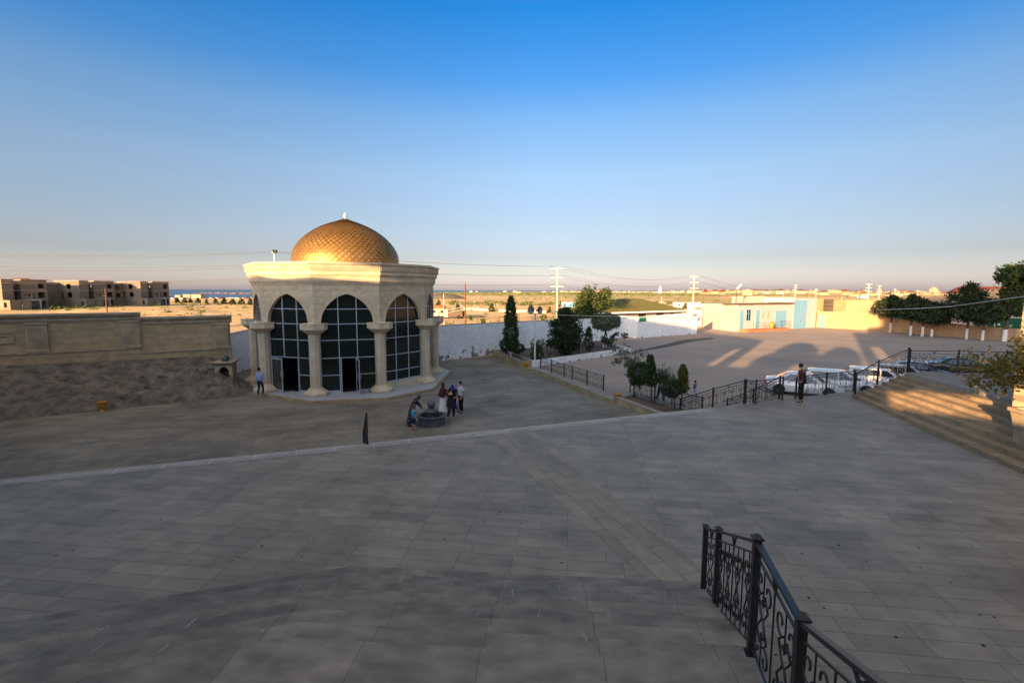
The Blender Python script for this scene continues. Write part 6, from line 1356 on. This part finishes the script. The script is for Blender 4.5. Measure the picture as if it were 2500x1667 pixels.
H_ = [(1725, 714, 14, 4, 4, 'house_pink', 'red_roof', 'small pink house with red roof, first of three left of the yellow block'), (1747, 713, 13, 5, 4, 'house_cream', 'red_roof', 'yellow house with red roof in the middle of three by the yellow block'), (1763, 714, 14, 5, 4, 'house_pink', 'red_roof', 'pink house with red roof nearest the left of the yellow block'),
      (1828, 715, 17, 9, 0, 'house_cream', 'concrete_pale', 'large flat yellow block standing out in the distant town'), (1844, 713, 9, 7, 3, 'house_pink', 'red_roof', 'orange brick house touching the right side of the yellow block'), (1873, 712, 12, 5, 4, 'house_white', 'red_roof', 'white house with dark red roof right of the orange one'), (1907, 712, 13, 6, 4, 'house_white', 'red_roof', 'tall white house with red roof left of the white pole'),
      (1957, 711, 13, 5, 4, 'house_white', 'red_roof', 'house with red roof just right of the white pole'), (2013, 714, 20, 5, 4, 'house_cream', 'roof_dark', 'wide house with dark roof between the two power poles'), (2039, 709, 17, 5, 2, 'house_cream', 'roof_tan', 'big tan house on the ridge above the others'), (2066, 712, 13, 6, 4, 'house_pink', 'red_roof', 'bright pink house with red roof on the ridge'),
      (2283, 705, 12, 4, 6, 'house_cream', 'roof_tan', 'house with tall pointed brown roof right of the conifers'), (2112, 716, 14, 5, 4, 'house_cream', 'red_roof', 'red roofed house behind the taller white pole'), (2095, 717, 20, 4, 2, 'house_cream', 'roof_grey', 'long grey roofed house left of the taller white pole'), (2170, 719, 14, 5, 5, 'house_cream', 'roof_dark', 'dark roofed house above the second conifer'), (2187, 719, 15, 5, 4, 'house_cream', 'roof_tan', 'tan gabled house next to the dark roofed one'), (2226, 713, 16, 4, 4, 'house_cream', 'roof_dark', 'dark roofed house near the grey roof slope')]
for (x, yb, wp, hp, rp_, wm, rm, lb) in H_: house(x, yb, wp, hp, rp_, wm, rm, lb, group=None, flat=(rp_ == 0), rz=.1, Y=620 if x < 2000 else 560)
kinds = [('house_cream', 'red_roof', 'red roofed cream house'), ('house_white', 'red_roof', 'red roofed pale house'), ('house_pink', 'roof_dark', 'dark roofed pink house'), ('house_cream', 'roof_grey', 'grey roofed cream house'), ('house_cream', 'roof_tan', 'tan roofed house')]
for i in range(96):
    x = 1690 + i * 6.6 + rn.uniform(-6, 6); k_ = kinds[rn.choice([0, 0, 1, 2, 3, 3, 4])]; far = rn.random(); yb = (711 if x < 1850 else 711.5) - (x - 1700) * .006 + (0 if x < 2060 else rn.uniform(0, 9)) + rn.uniform(-1, 1)
    house(x, yb, rn.uniform(6, 13), rn.uniform(3, 5), rn.uniform(1.5, 3.5), k_[0], k_[1], 'tiny far ' + k_[2] + ' in the distant town', Y=rn.uniform(760, 900) if yb < 713 else rn.uniform(560, 680))
for i in range(34):
    x = 1375 + i * 9.5 + rn.uniform(-4, 4); k_ = kinds[rn.choice([0, 1, 1, 4])]; big_ = 2.2 if 1452 < x < 1480 or x > 1640 else 1
    house(x, 711.5, rn.uniform(5, 10), rn.uniform(1.2, 2.2) * big_, rn.uniform(.6, 1.6), k_[0], k_[1], 'tiny far ' + k_[2] + ' on the low shore', Y=1500, group='houses on the far shore')
t_ = Z(1611, 710, 1500); tw = empty('white_tower', tuple(t_), 0, 'lone white tower on the horizon above the green roof', 'tower'); MB().lathe([(6, -4), (5, 6), (3, 8), (2.6, 14), (1, 17)], 10).build('shaft', 'white_paint', tw)
for i, (x, yb, wp, hp) in enumerate([(1149, 713.5, 7, 1.8), (1163, 713.6, 6, 1.4), (1232, 713, 8, 1.6), (1257, 713, 9, 2.6), (1266, 714.5, 10, 3.5), (1328, 712.5, 8, 1.4), (1352, 712.4, 6, 1.3)]): house(x, yb, wp, hp, 1.0, 'house_white', 'red_roof' if i in (3, 4) else 'roof_grey', 'small pale building on the shore by the sea left of the tall pole', Y=1350, group='pale shore buildings', flat=i not in (3, 4))
bl = Z(2108, 720.5, 430); bb = empty('blue_shed', tuple(bl), .1, 'long low bright blue shed before the town', 'shed'); MB().box(-3.2, 3.2, 0, 4, -1, 1.0).build('body', 'container_blue', bb); MB().box(-3.4, 3.4, -.2, 4.2, 1.0, 1.2).build('roof', 'sky_blue_paint', bb)
# beach: huts, parked cars, breakwater
mb = MB(); rn = random.Random(41); pa_, pb_ = Z(474, 720, 1180), Z(660, 720.5, 1080)
for i in range(230):
    t = i / 229; p = Vector((pa_.x, pa_.y, SEA)).lerp(Vector((pb_.x, pb_.y, SEA)), t) + Vector((rn.uniform(-3, 3), rn.uniform(-8, 8), 0)); r = rn.uniform(1.2, 3.2); pts = [p + Vector((r * cos(a), r * sin(a), -.5)) for a in (0, 1.3, 2.6, 3.9, 5.2)]
    mb.add(pts + [p + Vector((0, 0, r * rn.uniform(.5, 1.3) * (.7 if i < 12 else 1)))], [(k, (k + 1) % 5, 5) for k in range(5)])
struct(mb.build('breakwater', mat('pier_rock', (.30, .17, .11), noise=.4, nscale=.1)))
for (x, yb, wp, hp, lb) in [(433, 731, 12, 4, 'pale beach hut with grey roof next to the unfinished blocks'), (455, 730, 16, 5, 'wide pale beach building with dark awning'), (478, 731, 22, 6, 'long white beach building at the foot of the breakwater')]: house(x, yb, wp, hp, .8, 'house_cream', 'roof_grey', lb, group=None, rz=0, Y=470, flat=True)
cols = ['white_paint', 'paint_silver', 'paint_black', 'white_paint', 'tail_red', 'paint_navy']; cn_ = {'white_paint': 'white', 'paint_silver': 'silver', 'paint_black': 'black', 'tail_red': 'red', 'paint_navy': 'dark blue'}
bc = {}
for i in range(30):
    x = (424 + i * 4 if i < 9 else 500 + (i - 9) * 5.3) + rn.uniform(-1, 1); m_ = cols[i % 6] if i % 5 else 'white_paint'; y = 735 if i < 9 else 733; p = GG(x, y)
    lb = 'tiny %s car parked in the line along the beach' % cn_[m_]
    if m_ not in bc:
        c = empty('beach_car', tuple(p), .3, lb, 'car', 'cars parked along the beach'); MB().loft([[(x_, y_, z_) for x_, y_ in ((-a_, -.85), (a_, -.85), (a_, .85), (-a_, .85))] for a_, z_ in ((2.1, .25), (2.2, .6), (2.0, .95))]).build('body', m_, c); MB().loft([[(x_ - .2, y_, z_) for x_, y_ in ((-a_, -b_), (a_, -b_), (a_, b_), (-a_, b_))] for a_, b_, z_ in ((1.5, .8, .951), (.95, .65, 1.45))]).build('cabin', 'car_glass', c); bc[m_] = c
    else: clone(bc[m_], tuple(p), rn.uniform(.1, .6), lb)

# small droppings, gum and leaves on the paving
rn = random.Random(77); mb = MB()
for i in range(150):
    x, y = rn.uniform(0, 2500), rn.uniform(1100, 1660); p = G(x, y, T)
    if y > 1385 and x < 1720 or p.x < -13 or p.x > 13: continue
    r = rn.uniform(.008, .03); n = 7; mb.add([(p.x + r * cos(2 * pi * k / n) * rn.uniform(.6, 1.3), p.y + r * sin(2 * pi * k / n) * rn.uniform(.6, 1.3), T + .005) for k in range(n)], [tuple(range(n))])
tag(mb.build('litter_specks', 'interior_dark'), 'small dark specks and fallen leaves on the terrace paving', 'litter', kind='stuff')
